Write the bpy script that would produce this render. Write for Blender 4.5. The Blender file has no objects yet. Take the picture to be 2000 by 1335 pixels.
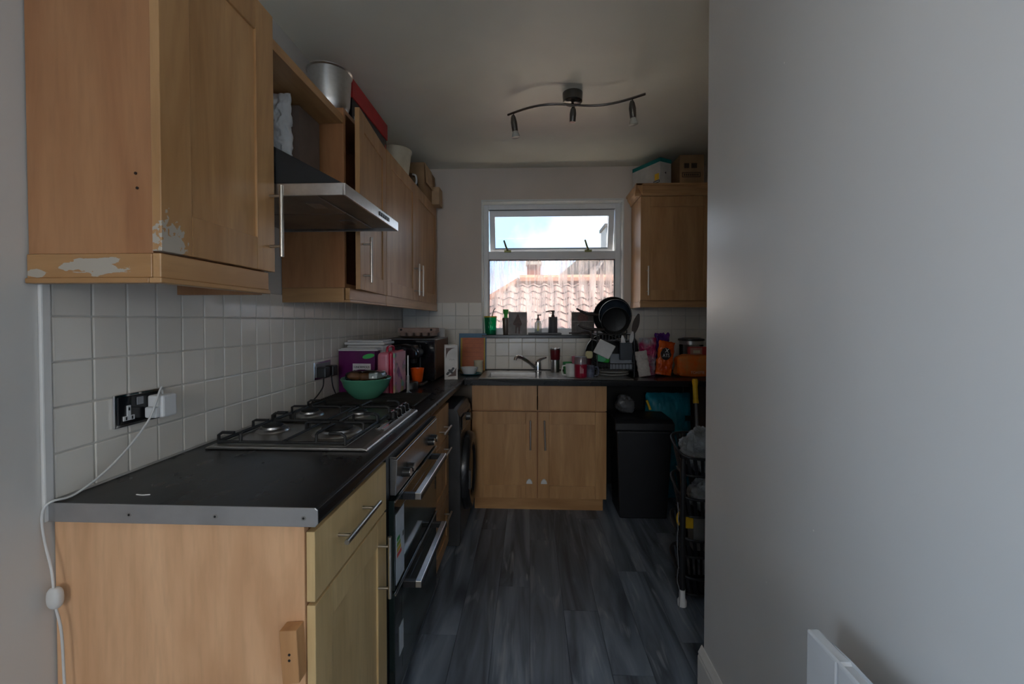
import bpy, bmesh, math, random
from mathutils import Vector, Matrix, noise, Euler

random.seed(7)
R = math.radians
SC = bpy.context.scene
COL = SC.collection

# ------------------------------------------------------------------ camera
# X runs from the tiled left wall to the right, Y from the camera into the kitchen, Z up
cam_d = bpy.data.cameras.new('camera')
cam_d.sensor_width = 36.0
cam_d.lens = 36.0 * 820 / 2000
cam_d.shift_y = -(667.5 - 640.5) / 2000
cam_d.clip_start = 0.02
cam = bpy.data.objects.new('camera', cam_d)
COL.objects.link(cam)
cam.location = (1.0426, 0.0, 1.3037)
cam.rotation_euler = (R(90) - 0.0173, 0, 0.0424)
SC.camera = cam

# ------------------------------------------------------------------ sky, daylight, exposure
SC.view_settings.view_transform = 'Standard'
SC.view_settings.look = 'None'
SC.view_settings.gamma = 1.0
SC.view_settings.use_curve_mapping = False
SC.view_settings.exposure = 0.45

world = bpy.data.worlds.new('sky')
SC.world = world
world.use_nodes = True
wn, wl = world.node_tree.nodes, world.node_tree.links
wn.clear()
wo = wn.new('ShaderNodeOutputWorld')
wb = wn.new('ShaderNodeBackground')
wc = wn.new('ShaderNodeTexCoord')
wno = wn.new('ShaderNodeTexNoise')
wno.inputs['Scale'].default_value = 3.2
wno.inputs['Detail'].default_value = 6
wr = wn.new('ShaderNodeValToRGB')
wr.color_ramp.elements[0].position = 0.42
wr.color_ramp.elements[0].color = (0.22, 0.41, 0.66, 1)
wr.color_ramp.elements[1].position = 0.66
wr.color_ramp.elements[1].color = (0.66, 0.68, 0.70, 1)
wl.new(wc.outputs['Generated'], wno.inputs['Vector'])
wl.new(wno.outputs['Fac'], wr.inputs['Fac'])
wl.new(wr.outputs['Color'], wb.inputs['Color'])
wb.inputs['Strength'].default_value = 2.5
wl.new(wb.outputs[0], wo.inputs['Surface'])


def area(name, loc, rot, sx, sy, energy, col, portal=False):
    d = bpy.data.lights.new(name, 'AREA')
    d.shape = 'RECTANGLE'
    d.size, d.size_y = sx, sy
    d.energy, d.color = energy, col
    if portal:
        d.cycles.is_portal = True
    o = bpy.data.objects.new(name, d)
    COL.objects.link(o)
    o.location, o.rotation_euler = loc, rot
    return o


# daylight that comes through the side window of the room behind the camera (just outside that window)
area('daylight_rear_window', (-0.75, -0.95, 2.0), (0, R(-60), 0), 1.5, 1.6, 74, (0.70, 0.85, 1.0))
area('daylight_end_window', (0.85, -2.95, 2.10), (R(52), 0, 0), 1.3, 1.4, 48, (1.0, 0.94, 0.86))
sun_d = bpy.data.lights.new('sun', 'SUN')
sun_d.energy, sun_d.angle, sun_d.color = 46.0, R(5), (1.0, 0.93, 0.82)
sun = bpy.data.objects.new('sun', sun_d)
COL.objects.link(sun)
sun.rotation_euler = (R(46), 0, R(76))
# portal that guides the sky through the kitchen window
area('portal_kitchen_window', (1.219, 3.70, 1.72), (R(90), 0, R(180)), 1.15, 1.15, 1, (1, 1, 1), True).rotation_euler = (R(-90), 0, 0)


# ------------------------------------------------------------------ materials
MATS = {}


def nt(name):
    m = bpy.data.materials.new(name)
    m.use_nodes = True
    n, l = m.node_tree.nodes, m.node_tree.links
    n.clear()
    out = n.new('ShaderNodeOutputMaterial')
    b = n.new('ShaderNodeBsdfPrincipled')
    l.new(b.outputs[0], out.inputs['Surface'])
    return m, n, l, b, out


def obj_coord(n, l, rnd=True):
    tc = n.new('ShaderNodeTexCoord')
    if not rnd:
        return tc.outputs['Object']
    oi = n.new('ShaderNodeObjectInfo')
    mu = n.new('ShaderNodeMath'); mu.operation = 'MULTIPLY'; mu.inputs[1].default_value = 37.0
    l.new(oi.outputs['Random'], mu.inputs[0])
    ad = n.new('ShaderNodeVectorMath'); ad.operation = 'ADD'
    l.new(tc.outputs['Object'], ad.inputs[0]); l.new(mu.outputs[0], ad.inputs[1])
    return ad.outputs[0]


def mixc(n, l, fac, a, b):
    m = n.new('ShaderNodeMix'); m.data_type = 'RGBA'
    for s, v in ((m.inputs[0], fac), (m.inputs[6], a), (m.inputs[7], b)):
        if hasattr(v, 'is_linked'):
            l.new(v, s)
        elif isinstance(v, (int, float)):
            s.default_value = v
        else:
            s.default_value = (*v, 1)
    return m.outputs[2]


def ramp(n, l, src, p0, p1, c0=(0, 0, 0), c1=(1, 1, 1)):
    r = n.new('ShaderNodeValToRGB')
    r.color_ramp.elements[0].position = p0; r.color_ramp.elements[0].color = (*c0, 1)
    r.color_ramp.elements[1].position = p1; r.color_ramp.elements[1].color = (*c1, 1)
    l.new(src, r.inputs['Fac'])
    return r.outputs['Color']


def noise_tex(n, l, vec, scale, detail=3, sc=(1, 1, 1), dist=0.0):
    mp = n.new('ShaderNodeMapping'); mp.inputs['Scale'].default_value = sc
    l.new(vec, mp.inputs['Vector'])
    t = n.new('ShaderNodeTexNoise')
    t.inputs['Scale'].default_value = scale; t.inputs['Detail'].default_value = detail
    t.inputs['Distortion'].default_value = dist
    l.new(mp.outputs[0], t.inputs['Vector'])
    return t.outputs['Fac']


def bump(n, l, b, h, strength, dist=0.002):
    bp = n.new('ShaderNodeBump')
    bp.inputs['Strength'].default_value = strength; bp.inputs['Distance'].default_value = dist
    l.new(h, bp.inputs['Height']); l.new(bp.outputs[0], b.inputs['Normal'])


def plain(name, col, rough=0.5, metal=0.0, var=0.12, scale=14, bmp=0.0, trans=0.0, coat=0.0, spec=0.5):
    """a plain coloured material with slight uneven tone"""
    if name in MATS:
        return MATS[name]
    m, n, l, b, out = nt(name)
    v = obj_coord(n, l)
    f = noise_tex(n, l, v, scale, 4)
    dark = tuple(c * (1 - var) for c in col); lite = tuple(min(1, c * (1 + var)) for c in col)
    l.new(ramp(n, l, f, 0.3, 0.7, dark, lite), b.inputs['Base Color'])
    b.inputs['Roughness'].default_value = rough
    b.inputs['Metallic'].default_value = metal
    b.inputs['Specular IOR Level'].default_value = spec
    b.inputs['Transmission Weight'].default_value = trans
    b.inputs['Coat Weight'].default_value = coat
    if bmp:
        bump(n, l, b, f, bmp)
    MATS[name] = m
    return m


def wood(name, c0, c1, axis='Z', rough=0.36, chips=(), chip_col=(0.46, 0.41, 0.34), fine=1.0):
    """laminate beech; axis = grain; chips = (centre xyz, radii xyz) in object space where the foil is worn away"""
    if name in MATS:
        return MATS[name]
    m, n, l, b, out = nt(name)
    v = obj_coord(n, l)
    k = {'X': (0.12, 1, 1), 'Y': (1, 0.12, 1), 'Z': (1, 1, 0.12)}[axis]
    f = noise_tex(n, l, v, 9, 4, k, 1.2)
    g = noise_tex(n, l, v, 75, 3, k, 0.2)
    base = ramp(n, l, f, 0.32, 0.70, c0, c1)
    col = mixc(n, l, ramp(n, l, g, 0.45, 0.75, (0, 0, 0), (0.22 * fine,) * 3), base, tuple(c * 0.62 for c in c0))
    if chips:
        tc = n.new('ShaderNodeTexCoord')
        tot = None
        for cen, rad in chips:
            mp = n.new('ShaderNodeMapping'); mp.vector_type = 'TEXTURE'
            mp.inputs['Location'].default_value = cen; mp.inputs['Scale'].default_value = rad
            l.new(tc.outputs['Object'], mp.inputs['Vector'])
            ln = n.new('ShaderNodeVectorMath'); ln.operation = 'LENGTH'
            l.new(mp.outputs[0], ln.inputs[0])
            nz = noise_tex(n, l, tc.outputs['Object'], 70, 8, {'X': (.35, 1, 1), 'Y': (1, .35, 1), 'Z': (1, 1, 1)}[axis], .5)
            ad = n.new('ShaderNodeMath'); ad.operation = 'MULTIPLY_ADD'
            l.new(nz, ad.inputs[0]); ad.inputs[1].default_value = 2.4
            l.new(ln.outputs['Value'], ad.inputs[2])
            mk = ramp(n, l, ad.outputs[0], 0.0, 1.0)
            lt = n.new('ShaderNodeMath'); lt.operation = 'LESS_THAN'
            l.new(ad.outputs[0], lt.inputs[0]); lt.inputs[1].default_value = 1.95
            if tot is None:
                tot = lt.outputs[0]
            else:
                mx = n.new('ShaderNodeMath'); mx.operation = 'MAXIMUM'
                l.new(tot, mx.inputs[0]); l.new(lt.outputs[0], mx.inputs[1]); tot = mx.outputs[0]
        col = mixc(n, l, tot, col, chip_col)
    l.new(col, b.inputs['Base Color'])
    b.inputs['Roughness'].default_value = rough
    bump(n, l, b, g, 0.05)
    MATS[name] = m
    return m


BC0, BC1 = (0.40, 0.205, 0.080), (0.58, 0.335, 0.150)
W_Z = wood('beech_foil', BC0, BC1, 'Z')
W_Y = wood('beech_foil_along', BC0, BC1, 'Y')
W_X = wood('beech_foil_across', BC0, BC1, 'X')
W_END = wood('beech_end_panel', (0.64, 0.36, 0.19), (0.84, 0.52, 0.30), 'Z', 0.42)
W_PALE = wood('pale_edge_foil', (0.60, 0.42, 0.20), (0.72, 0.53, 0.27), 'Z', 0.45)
W_BODY = wood('red_beech_carcass', (0.36, 0.155, 0.065), (0.48, 0.24, 0.11), 'Z', 0.34)
W_DOORWORN = wood('worn_door_foil', BC0, BC1, 'Z', 0.34,
                  chips=(((0.0, -0.165, -0.352), (0.05, 0.04, 0.06)),
                         ((0.0, -0.02, -0.255), (0.05, 0.10, 0.012))))
W_PELMETWORN = wood('worn_pelmet_foil', BC0, BC1, 'X', 0.36, chips=(((0.02, 0.0, 0.004), (0.085, 0.05, 0.02)), ((-0.115, 0, -0.01), (0.03, 0.05, 0.012))))
STEEL = plain('brushed_steel', (0.60, 0.60, 0.60), 0.28, 1.0, 0.06, 60)
STEEL_D = plain('dull_steel', (0.42, 0.41, 0.40), 0.34, 1.0, 0.08, 40)
HANDLE = plain('satin_nickel', (0.55, 0.52, 0.47), 0.30, 1.0, 0.05, 40)
CHROME = plain('chrome', (0.72, 0.72, 0.73), 0.10, 1.0, 0.03, 20)
BLACK = plain('black_plastic', (0.016, 0.016, 0.018), 0.38)
BLACKG = plain('black_gloss', (0.010, 0.010, 0.012), 0.10)
BLACKM = plain('black_matt', (0.010, 0.010, 0.011), 0.75)
IRON = plain('cast_iron', (0.016, 0.016, 0.017), 0.55, 0.0)
WHITE = plain('white_plastic', (0.74, 0.75, 0.76), 0.38, 0, 0.05)
UPVC = plain('white_upvc', (0.78, 0.79, 0.80), 0.30, 0, 0.03)
GREY = plain('grey_plastic', (0.22, 0.23, 0.25), 0.4)
CARD = plain('brown_cardboard', (0.33, 0.20, 0.10), 0.8)
CARD_L = plain('pale_cardboard', (0.50, 0.34, 0.20), 0.8)
RED = plain('red_card', (0.42, 0.010, 0.014), 0.5)
ORANGE = plain('orange_plastic', (0.90, 0.115, 0.01), 0.35)
YELLOW = plain('yellow_plastic', (0.82, 0.50, 0.02), 0.4)
CREAM = plain('cream_ceramic', (0.62, 0.56, 0.42), 0.35)


def m_paint(name, col, rough, stain=0.10, spec=0.5, specks=False):
    m, n, l, b, out = nt(name)
    tc = n.new('ShaderNodeTexCoord')
    f = noise_tex(n, l, tc.outputs['Object'], 1.7, 3, (1, 1, 0.6), 0.4)
    c = ramp(n, l, f, 0.35, 0.7, tuple(x * (1 - stain) for x in col), col)
    if specks:
        vo = n.new('ShaderNodeTexVoronoi'); vo.inputs['Scale'].default_value = 16
        l.new(tc.outputs['Object'], vo.inputs['Vector'])
        lt = n.new('ShaderNodeMath'); lt.operation = 'LESS_THAN'; lt.inputs[1].default_value = 0.035
        l.new(vo.outputs['Distance'], lt.inputs[0])
        nz = noise_tex(n, l, tc.outputs['Object'], 2.3, 2)
        gt = n.new('ShaderNodeMath'); gt.operation = 'GREATER_THAN'; gt.inputs[1].default_value = 0.58
        l.new(nz, gt.inputs[0])
        mu = n.new('ShaderNodeMath'); mu.operation = 'MULTIPLY'
        l.new(lt.outputs[0], mu.inputs[0]); l.new(gt.outputs[0], mu.inputs[1])
        c = mixc(n, l, mu.outputs[0], c, (0.92, 0.90, 0.86))
    l.new(c, b.inputs['Base Color'])
    b.inputs['Roughness'].default_value = rough
    b.inputs['Specular IOR Level'].default_value = spec
    g = noise_tex(n, l, tc.outputs['Object'], 130, 3)
    bump(n, l, b, g, 0.10, 0.001)
    MATS[name] = m
    return m


PAINT = m_paint('white_wall_paint', (0.66, 0.64, 0.61), 0.55)
PAINT_R = m_paint('satin_wall_paint', (0.72, 0.71, 0.70), 0.30, 0.08, 0.5, True)
PAINT_B = m_paint('back_wall_paint', (0.72, 0.63, 0.55), 0.6)
PAINT_C = m_paint('ceiling_paint', (0.90, 0.88, 0.76), 0.40, 0.12)
GROUT = plain('grout', (0.62, 0.60, 0.55), 0.7)
TRIMW = plain('white_gloss_trim', (0.72, 0.71, 0.69), 0.3, 0, 0.04)


def m_tile():
    m, n, l, b, out = nt('glazed_tile')
    v = obj_coord(n, l)
    oi = n.new('ShaderNodeObjectInfo')
    l.new(ramp(n, l, oi.outputs['Random'], 0, 1, (0.76, 0.72, 0.65), (0.84, 0.80, 0.73)), b.inputs['Base Color'])
    b.inputs['Roughness'].default_value = 0.16
    f = noise_tex(n, l, v, 16, 2)
    bump(n, l, b, f, 0.25, 0.004)
    return m


TILE = m_tile()


def m_floor():
    m, n, l, b, out = nt('grey_vinyl_plank')
    v = obj_coord(n, l)
    f = noise_tex(n, l, v, 10, 6, (1, 0.10, 1), 1.6)
    g = noise_tex(n, l, v, 46, 4, (1, 0.06, 1), 0.8)
    wv = n.new('ShaderNodeTexWave'); wv.wave_type = 'RINGS'
    mp = n.new('ShaderNodeMapping'); mp.inputs['Scale'].default_value = (1, 0.18, 1)
    l.new(v, mp.inputs['Vector']); l.new(mp.outputs[0], wv.inputs['Vector'])
    wv.inputs['Scale'].default_value = 9; wv.inputs['Distortion'].default_value = 9; wv.inputs['Detail'].default_value = 2
    base = ramp(n, l, f, 0.30, 0.72, (0.055, 0.070, 0.094), (0.28, 0.335, 0.42))
    mm = n.new('ShaderNodeMath'); mm.operation = 'MULTIPLY'
    l.new(ramp(n, l, wv.outputs['Fac'], 0.86, 1.0), mm.inputs[0]); l.new(ramp(n, l, g, 0.45, 0.65), mm.inputs[1])
    m2 = n.new('ShaderNodeMath'); m2.operation = 'MULTIPLY'; l.new(mm.outputs[0], m2.inputs[0]); m2.inputs[1].default_value = 0.85
    col = mixc(n, l, m2.outputs[0], base, (0.36, 0.40, 0.46))
    oi = n.new('ShaderNodeObjectInfo')
    col = mixc(n, l, ramp(n, l, oi.outputs['Random'], 0, 1, (0, 0, 0), (0.40,) * 3), col, (0.018, 0.020, 0.025))
    l.new(col, b.inputs['Base Color'])
    b.inputs['Roughness'].default_value = 0.42
    b.inputs['Specular IOR Level'].default_value = 0.45
    bump(n, l, b, g, 0.12, 0.001)
    return m


FLOORM = m_floor()


def m_worktop():
    m, n, l, b, out = nt('black_laminate')
    tc = n.new('ShaderNodeTexCoord')
    f = noise_tex(n, l, tc.outputs['Object'], 6, 5)
    l.new(ramp(n, l, f, 0.3, 0.7, (0.007, 0.007, 0.008), (0.012, 0.012, 0.013)), b.inputs['Base Color'])
    g = noise_tex(n, l, tc.outputs['Object'], 20, 5, (1, 0.5, 1))
    l.new(ramp(n, l, g, 0.35, 0.7, (0.27,) * 3, (0.32,) * 3), b.inputs['Roughness'])
    b.inputs['Specular IOR Level'].default_value = 0.4
    bump(n, l, b, noise_tex(n, l, tc.outputs['Object'], 300, 2), 0.06, 0.0006)
    return m


WTOP = m_worktop()


def m_glass(name, haze=False, tint=(1, 1, 1)):
    m, n, l, b, out = nt(name)
    n.remove(b)
    tr = n.new('ShaderNodeBsdfTransparent'); tr.inputs['Color'].default_value = (*tint, 1)
    gl = n.new('ShaderNodeBsdfGlossy'); gl.inputs['Roughness'].default_value = 0.20 if haze else 0.02
    fr = n.new('ShaderNodeFresnel'); fr.inputs['IOR'].default_value = 1.45
    mx = n.new('ShaderNodeMixShader')
    l.new(fr.outputs[0], mx.inputs[0]); l.new(tr.outputs[0], mx.inputs[1]); l.new(gl.outputs[0], mx.inputs[2])
    last = mx.outputs[0]
    if haze:
        tc = n.new('ShaderNodeTexCoord')
        o = tc.outputs['Object']
        s1 = noise_tex(n, l, o, 60, 4, (1, 1, 0.05), 0.3)       # runs of water
        s2 = noise_tex(n, l, o, 230, 2)                          # droplets
        s3 = noise_tex(n, l, o, 4.5, 3)                          # where it is fogged
        st = ramp(n, l, s1, 0.44, 0.56)
        dr = ramp(n, l, s2, 0.52, 0.66)
        fog = ramp(n, l, s3, 0.36, 0.66, (0.32,) * 3, (0.72,) * 3)
        a = n.new('ShaderNodeMath'); a.operation = 'MULTIPLY_ADD'
        l.new(st, a.inputs[0]); a.inputs[1].default_value = 0.70
        c = n.new('ShaderNodeMath'); c.operation = 'MULTIPLY'; c.inputs[1].default_value = 0.22
        l.new(dr, c.inputs[0]); l.new(c.outputs[0], a.inputs[2])
        d = n.new('ShaderNodeMath'); d.operation = 'MULTIPLY'; d.use_clamp = True
        sub = n.new('ShaderNodeMath'); sub.operation = 'SUBTRACT'; sub.inputs[0].default_value = 1.0
        l.new(a.outputs[0], sub.inputs[1])
        l.new(sub.outputs[0], d.inputs[0]); l.new(fog, d.inputs[1])
        tl = n.new('ShaderNodeBsdfTranslucent'); tl.inputs['Color'].default_value = (0.52, 0.46, 0.45, 1)
        m2 = n.new('ShaderNodeMixShader')
        l.new(d.outputs[0], m2.inputs[0]); l.new(last, m2.inputs[1]); l.new(tl.outputs[0], m2.inputs[2])
        last = m2.outputs[0]
    l.new(last, out.inputs['Surface'])
    MATS[name] = m
    return m


GLASS = m_glass('clear_glass')
GLASS_F = m_glass('fogged_glass', True)
CLEARP = m_glass('clear_plastic', False, (0.86, 0.88, 0.88))
GREENP = plain('green_plastic', (0.02, 0.55, 0.27), 0.12, 0, 0.1, 14, 0, 0.8)


def m_film(name, col, rough=0.22, bmp=0.5, sc=35, c2=None):
    """shiny crumpled packet film"""
    m, n, l, b, out = nt(name)
    v = obj_coord(n, l)
    f = noise_tex(n, l, v, sc, 4, (1, 1, 1), 0.8)
    g = noise_tex(n, l, v, 9, 3)
    l.new(ramp(n, l, g, 0.42, 0.6, col, c2 or tuple(x * 0.7 for x in col)), b.inputs['Base Color'])
    b.inputs['Roughness'].default_value = rough
    bump(n, l, b, f, bmp, 0.006)
    MATS[name] = m
    return m


# ------------------------------------------------------------------ geometry helpers
FR = {}


class MB:
    def __init__(s):
        s.v, s.f = [], []

    def add(s, vs, fs):
        k = len(s.v)
        s.v += [Vector(p) for p in vs]
        s.f += [tuple(i + k for i in q) for q in fs]
        return s

    def box(s, x0, x1, y0, y1, z0, z1):
        return s.add([(x0, y0, z0), (x1, y0, z0), (x1, y1, z0), (x0, y1, z0), (x0, y0, z1), (x1, y0, z1), (x1, y1, z1), (x0, y1, z1)],
                     [(0, 3, 2, 1), (4, 5, 6, 7), (0, 1, 5, 4), (1, 2, 6, 5), (2, 3, 7, 6), (3, 0, 4, 7)])

    def prism(s, poly, axis, a, b):
        """poly: 2-D points; axis X: (y,z), Y: (x,z), Z: (x,y)"""
        n = len(poly)
        def P(q, t):
            return {'X': (t, q[0], q[1]), 'Y': (q[0], t, q[1]), 'Z': (q[0], q[1], t)}[axis]
        vs = [P(q, a) for q in poly] + [P(q, b) for q in poly]
        fs = [tuple(range(n))[::-1], tuple(range(n, 2 * n))]
        fs += [(i, (i + 1) % n, n + (i + 1) % n, n + i) for i in range(n)]
        return s.add(vs, fs)

    def cyl(s, p0, p1, r0, r1=None, n=16, cap=True):
        p0, p1 = Vector(p0), Vector(p1)
        r1 = r0 if r1 is None else r1
        d = (p1 - p0).normalized()
        u = d.orthogonal().normalized(); w = d.cross(u)
        vs = []
        for p, r in ((p0, r0), (p1, r1)):
            vs += [p + (u * math.cos(2 * math.pi * i / n) + w * math.sin(2 * math.pi * i / n)) * r for i in range(n)]
        fs = [(i, (i + 1) % n, n + (i + 1) % n, n + i) for i in range(n)]
        if cap:
            fs += [tuple(range(n))[::-1], tuple(range(n, 2 * n))]
        return s.add(vs, fs)

    def tube(s, pts, r, n=8, closed=False):
        pts = [Vector(p) for p in pts]
        m = len(pts)
        vs, fs = [], []
        u = None
        for i, p in enumerate(pts):
            a = pts[(i - 1) % m] if (closed or i > 0) else p
            b = pts[(i + 1) % m] if (closed or i < m - 1) else p
            d = (b - a).normalized()
            if u is None:
                u = d.orthogonal().normalized()
            u = (u - d * u.dot(d))
            u = u.normalized() if u.length > 1e-6 else d.orthogonal().normalized()
            w = d.cross(u)
            rr = r[i] if isinstance(r, (list, tuple)) else r
            vs += [p + (u * math.cos(2 * math.pi * k / n) + w * math.sin(2 * math.pi * k / n)) * rr for k in range(n)]
        for i in range(m if closed else m - 1):
            j = (i + 1) % m
            fs += [(i * n + k, i * n + (k + 1) % n, j * n + (k + 1) % n, j * n + k) for k in range(n)]
        if not closed:
            fs += [tuple(range(n))[::-1], tuple(range((m - 1) * n, m * n))]
        return s.add(vs, fs)

    def lathe(s, prof, c=(0, 0, 0), n=32, sx=1, sy=1):
        """prof: (r, z) from bottom to top"""
        c = Vector(c)
        vs, fs = [], []
        for r, z in prof:
            r = max(r, 1e-4)
            vs += [c + Vector((sx * r * math.cos(2 * math.pi * i / n), sy * r * math.sin(2 * math.pi * i / n), z)) for i in range(n)]
        for j in range(len(prof) - 1):
            fs += [(j * n + i, j * n + (i + 1) % n, (j + 1) * n + (i + 1) % n, (j + 1) * n + i) for i in range(n)]
        return s.add(vs, fs)

    def obj(s, name, mat, parent=None, bevel=0.0, smooth=False, label=None, cat=None, group=None, kind=None, seg=2):
        lo = Vector((min(p.x for p in s.v), min(p.y for p in s.v), min(p.z for p in s.v)))
        hi = Vector((max(p.x for p in s.v), max(p.y for p in s.v), max(p.z for p in s.v)))
        O = (lo + hi) / 2
        me = bpy.data.meshes.new(name)
        me.from_pydata([p - O for p in s.v], [], s.f)
        bm = bmesh.new(); bm.from_mesh(me)
        bmesh.ops.remove_doubles(bm, verts=bm.verts, dist=1e-6)
        bmesh.ops.recalc_face_normals(bm, faces=bm.faces)
        bm.to_mesh(me); bm.free()
        if mat is not None:
            me.materials.append(mat)
        if smooth:
            for p in me.polygons:
                p.use_smooth = True
        o = bpy.data.objects.new(name, me)
        COL.objects.link(o)
        FR[o] = O
        if parent is not None:
            o.parent = parent
            o.location = O - FR[parent]
        else:
            o.location = O
        if bevel:
            md = o.modifiers.new('bevel', 'BEVEL')
            md.width, md.segments, md.limit_method, md.angle_limit = bevel, seg, 'ANGLE', R(40)
            md.harden_normals = False
        if smooth:
            md = o.modifiers.new('split', 'EDGE_SPLIT'); md.split_angle = R(50)
        tag(o, label, cat, group, kind)
        return o


def tag(o, label=None, cat=None, group=None, kind=None):
    if label: o['label'] = label
    if cat: o['category'] = cat
    if group: o['group'] = group
    if kind: o['kind'] = kind
    return o


def thing(name, label, cat, loc, rot=None, group=None):
    """Empty at the thing's base. With rot its parts are given in its own frame, otherwise in world coordinates."""
    o = bpy.data.objects.new(name, None)
    o.empty_display_size = 0.05
    COL.objects.link(o)
    o.location = loc
    if rot is not None:
        o.rotation_euler = rot
        FR[o] = Vector((0, 0, 0))
    else:
        FR[o] = Vector(loc)
    return tag(o, label, cat, group)


def text(body, size, mat, parent, loc, rot, name='lettering', ext=0.0006, align='CENTER', sx=1.0):
    c = bpy.data.curves.new(name, 'FONT')
    c.body = body; c.size = size; c.extrude = ext
    c.align_x = align; c.align_y = 'CENTER'
    c.materials.append(mat)
    o = bpy.data.objects.new(name, c)
    COL.objects.link(o)
    o.parent = parent
    o.location = Vector(loc) - FR[parent]
    o.rotation_euler = rot
    me = bpy.data.meshes.new_from_object(o)
    for v in me.vertices:
        v.co.x *= sx
    k = bpy.data.objects.new(name, me)
    COL.objects.link(k)
    k.parent, k.location, k.rotation_euler = o.parent, o.location, o.rotation_euler
    bpy.data.objects.remove(o)
    return k


def B(x0, x1, y0, y1, z0, z1):
    return MB().box(x0, x1, y0, y1, z0, z1)


def blob(c, rad, seed, amp, freq, nu=40, nv=26, pw=1.0, flat=None):
    """crumpled closed form: super-ellipsoid with noise"""
    c = Vector(c)
    vs, fs = [], []
    def sg(a, p):
        return math.copysign(abs(a) ** p, a)
    for j in range(nv + 1):
        th = -math.pi / 2 + math.pi * j / nv
        for i in range(nu):
            ph = 2 * math.pi * i / nu
            d = Vector((sg(math.cos(th), pw) * sg(math.cos(ph), pw), sg(math.cos(th), pw) * sg(math.sin(ph), pw), sg(math.sin(th), pw)))
            q = Vector((d.x * rad[0], d.y * rad[1], d.z * rad[2]))
            s = Vector((seed * 3.1, seed * 1.7, seed * 5.3))
            k = noise.noise(q * freq + s) + 0.5 * noise.noise(q * freq * 2.3 + s)
            cr = 0.28 - abs(noise.noise(q * freq * 3.1 + s)) - 0.5 * abs(noise.noise(q * freq * 6.3 + s))
            q = q * (1 + amp * k + amp * 0.75 * cr)
            if flat is not None and c.z + q.z < flat:
                q.z = flat - c.z
            vs.append(c + q)
    for j in range(nv):
        for i in range(nu):
            fs.append((j * nu + i, j * nu + (i + 1) % nu, (j + 1) * nu + (i + 1) % nu, (j + 1) * nu + i))
    return MB().add(vs, fs)


def packet(w, h, d, seed, amp=.006, c=(0, 0, 0), nu=44, nv=44, gusset=.6):
    """pillow packet standing on its base at c: crimped top and side seams, creased film"""
    c = Vector(c)
    vs, fs = [], []
    sd_ = Vector((seed * 2.3, seed * 4.1, seed * .7))
    for side in (-1, 1):
        for j in range(nv + 1):
            v = j / nv
            for i in range(nu + 1):
                u = -1 + 2 * i / nu
                pv = max(0, 1 - v ** 5) ** .6 * (gusset + (1 - gusset) * min(1, v * 5))
                t = d / 2 * max(0, 1 - abs(u) ** 3.2) ** .55 * pv
                q = Vector((w / 2 * u, side * t, h * v))
                k = noise.noise(q * 22 + sd_)
                r_ = .35 - abs(noise.noise(q * 34 + sd_)) - .5 * abs(noise.noise(q * 75 + sd_))
                edge = min(1, t / (d * .18 + 1e-6))
                q.y += side * (amp * 1.6 * r_) * edge
                q.x += amp * 1.1 * noise.noise((0, v * 9, seed)) * (1 if u > 0 else -1) * abs(u) + .3 * amp * k
                q.z = max(0, q.z + (amp * .9 * noise.noise((u * 3, seed, 1)) if v > .6 else 0))
                vs.append(c + q)
    m = (nu + 1) * (nv + 1)
    for side in (0, 1):
        for j in range(nv):
            for i in range(nu):
                a = side * m + j * (nu + 1) + i
                fs.append((a, a + 1, a + nu + 2, a + nu + 1) if side == 0 else (a, a + nu + 1, a + nu + 2, a + 1))
    for i in range(nu):                       # base
        fs.append((i, m + i, m + i + 1, i + 1))
    return MB().add(vs, fs)


def sheet(p, us, vs_, fn=None):
    """grid over u,v with a function giving points, made 2 mm thick by a solidify modifier"""
    V, F = [], []
    for j in range(vs_ + 1):
        for i in range(us + 1):
            V.append(p(i / us, j / vs_))
    for j in range(vs_):
        for i in range(us):
            a = j * (us + 1) + i
            F.append((a, a + 1, a + us + 2, a + us + 1))
    return MB().add(V, F)


def solid(o, t=0.002):
    md = o.modifiers.new('solid', 'SOLIDIFY'); md.thickness = t; md.offset = 0
    return o


# ------------------------------------------------------------------ the setting
ZC = 2.53           # ceiling
YB = 3.39           # back wall
XR = 1.66           # wall beside the camera
XF = 2.75           # far right wall of the kitchen
YR = -2.4           # rear wall
WX0, WX1, WZ0, WZ1 = 0.655, 1.787, 1.166, 2.267

floor = B(-0.1, XF + 0.1, YR - 0.2, YB + 0.1, -0.06, -0.004).obj('floor', BLACKM, kind='structure')
pw, pl = 0.152, 1.22
pm = None
ci = 0
x = -0.02
while x < XF:
    off = [0.0, 0.62, 0.28, 0.93, 0.45, 0.12, 0.78][ci % 7]
    y = YR - pl + off
    while y < YB:
        y0, y1 = max(y, YR), min(y + pl, YB)
        x0, x1 = max(x, 0.0), min(x + pw, XF)
        if y1 - y0 > 0.02 and x1 - x0 > 0.02 and not (x1 < 0.3) and not (x0 > XR + 0.2 and y1 < 1.4):
            if abs(y1 - y0 - pl) < 1e-6 and abs(x1 - x0 - pw) < 1e-6:
                if pm is None:
                    o = B(x0 + .0005, x1 - .0005, y0 + .0006, y1 - .0006, -0.004, 0.0).obj('plank', FLOORM, floor, 0.0006, seg=1)
                    pm = o
                else:
                    o = pm.copy(); COL.objects.link(o)
                    o.location = Vector(((x0 + x1) / 2, (y0 + y1) / 2, -0.002)) - FR[floor]
            else:
                B(x0 + .0005, x1 - .0005, y0 + .0006, y1 - .0006, -0.004, 0.0).obj('plank', FLOORM, floor, 0.0006, seg=1)
        y += pl
    x += pw
    ci += 1

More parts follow.
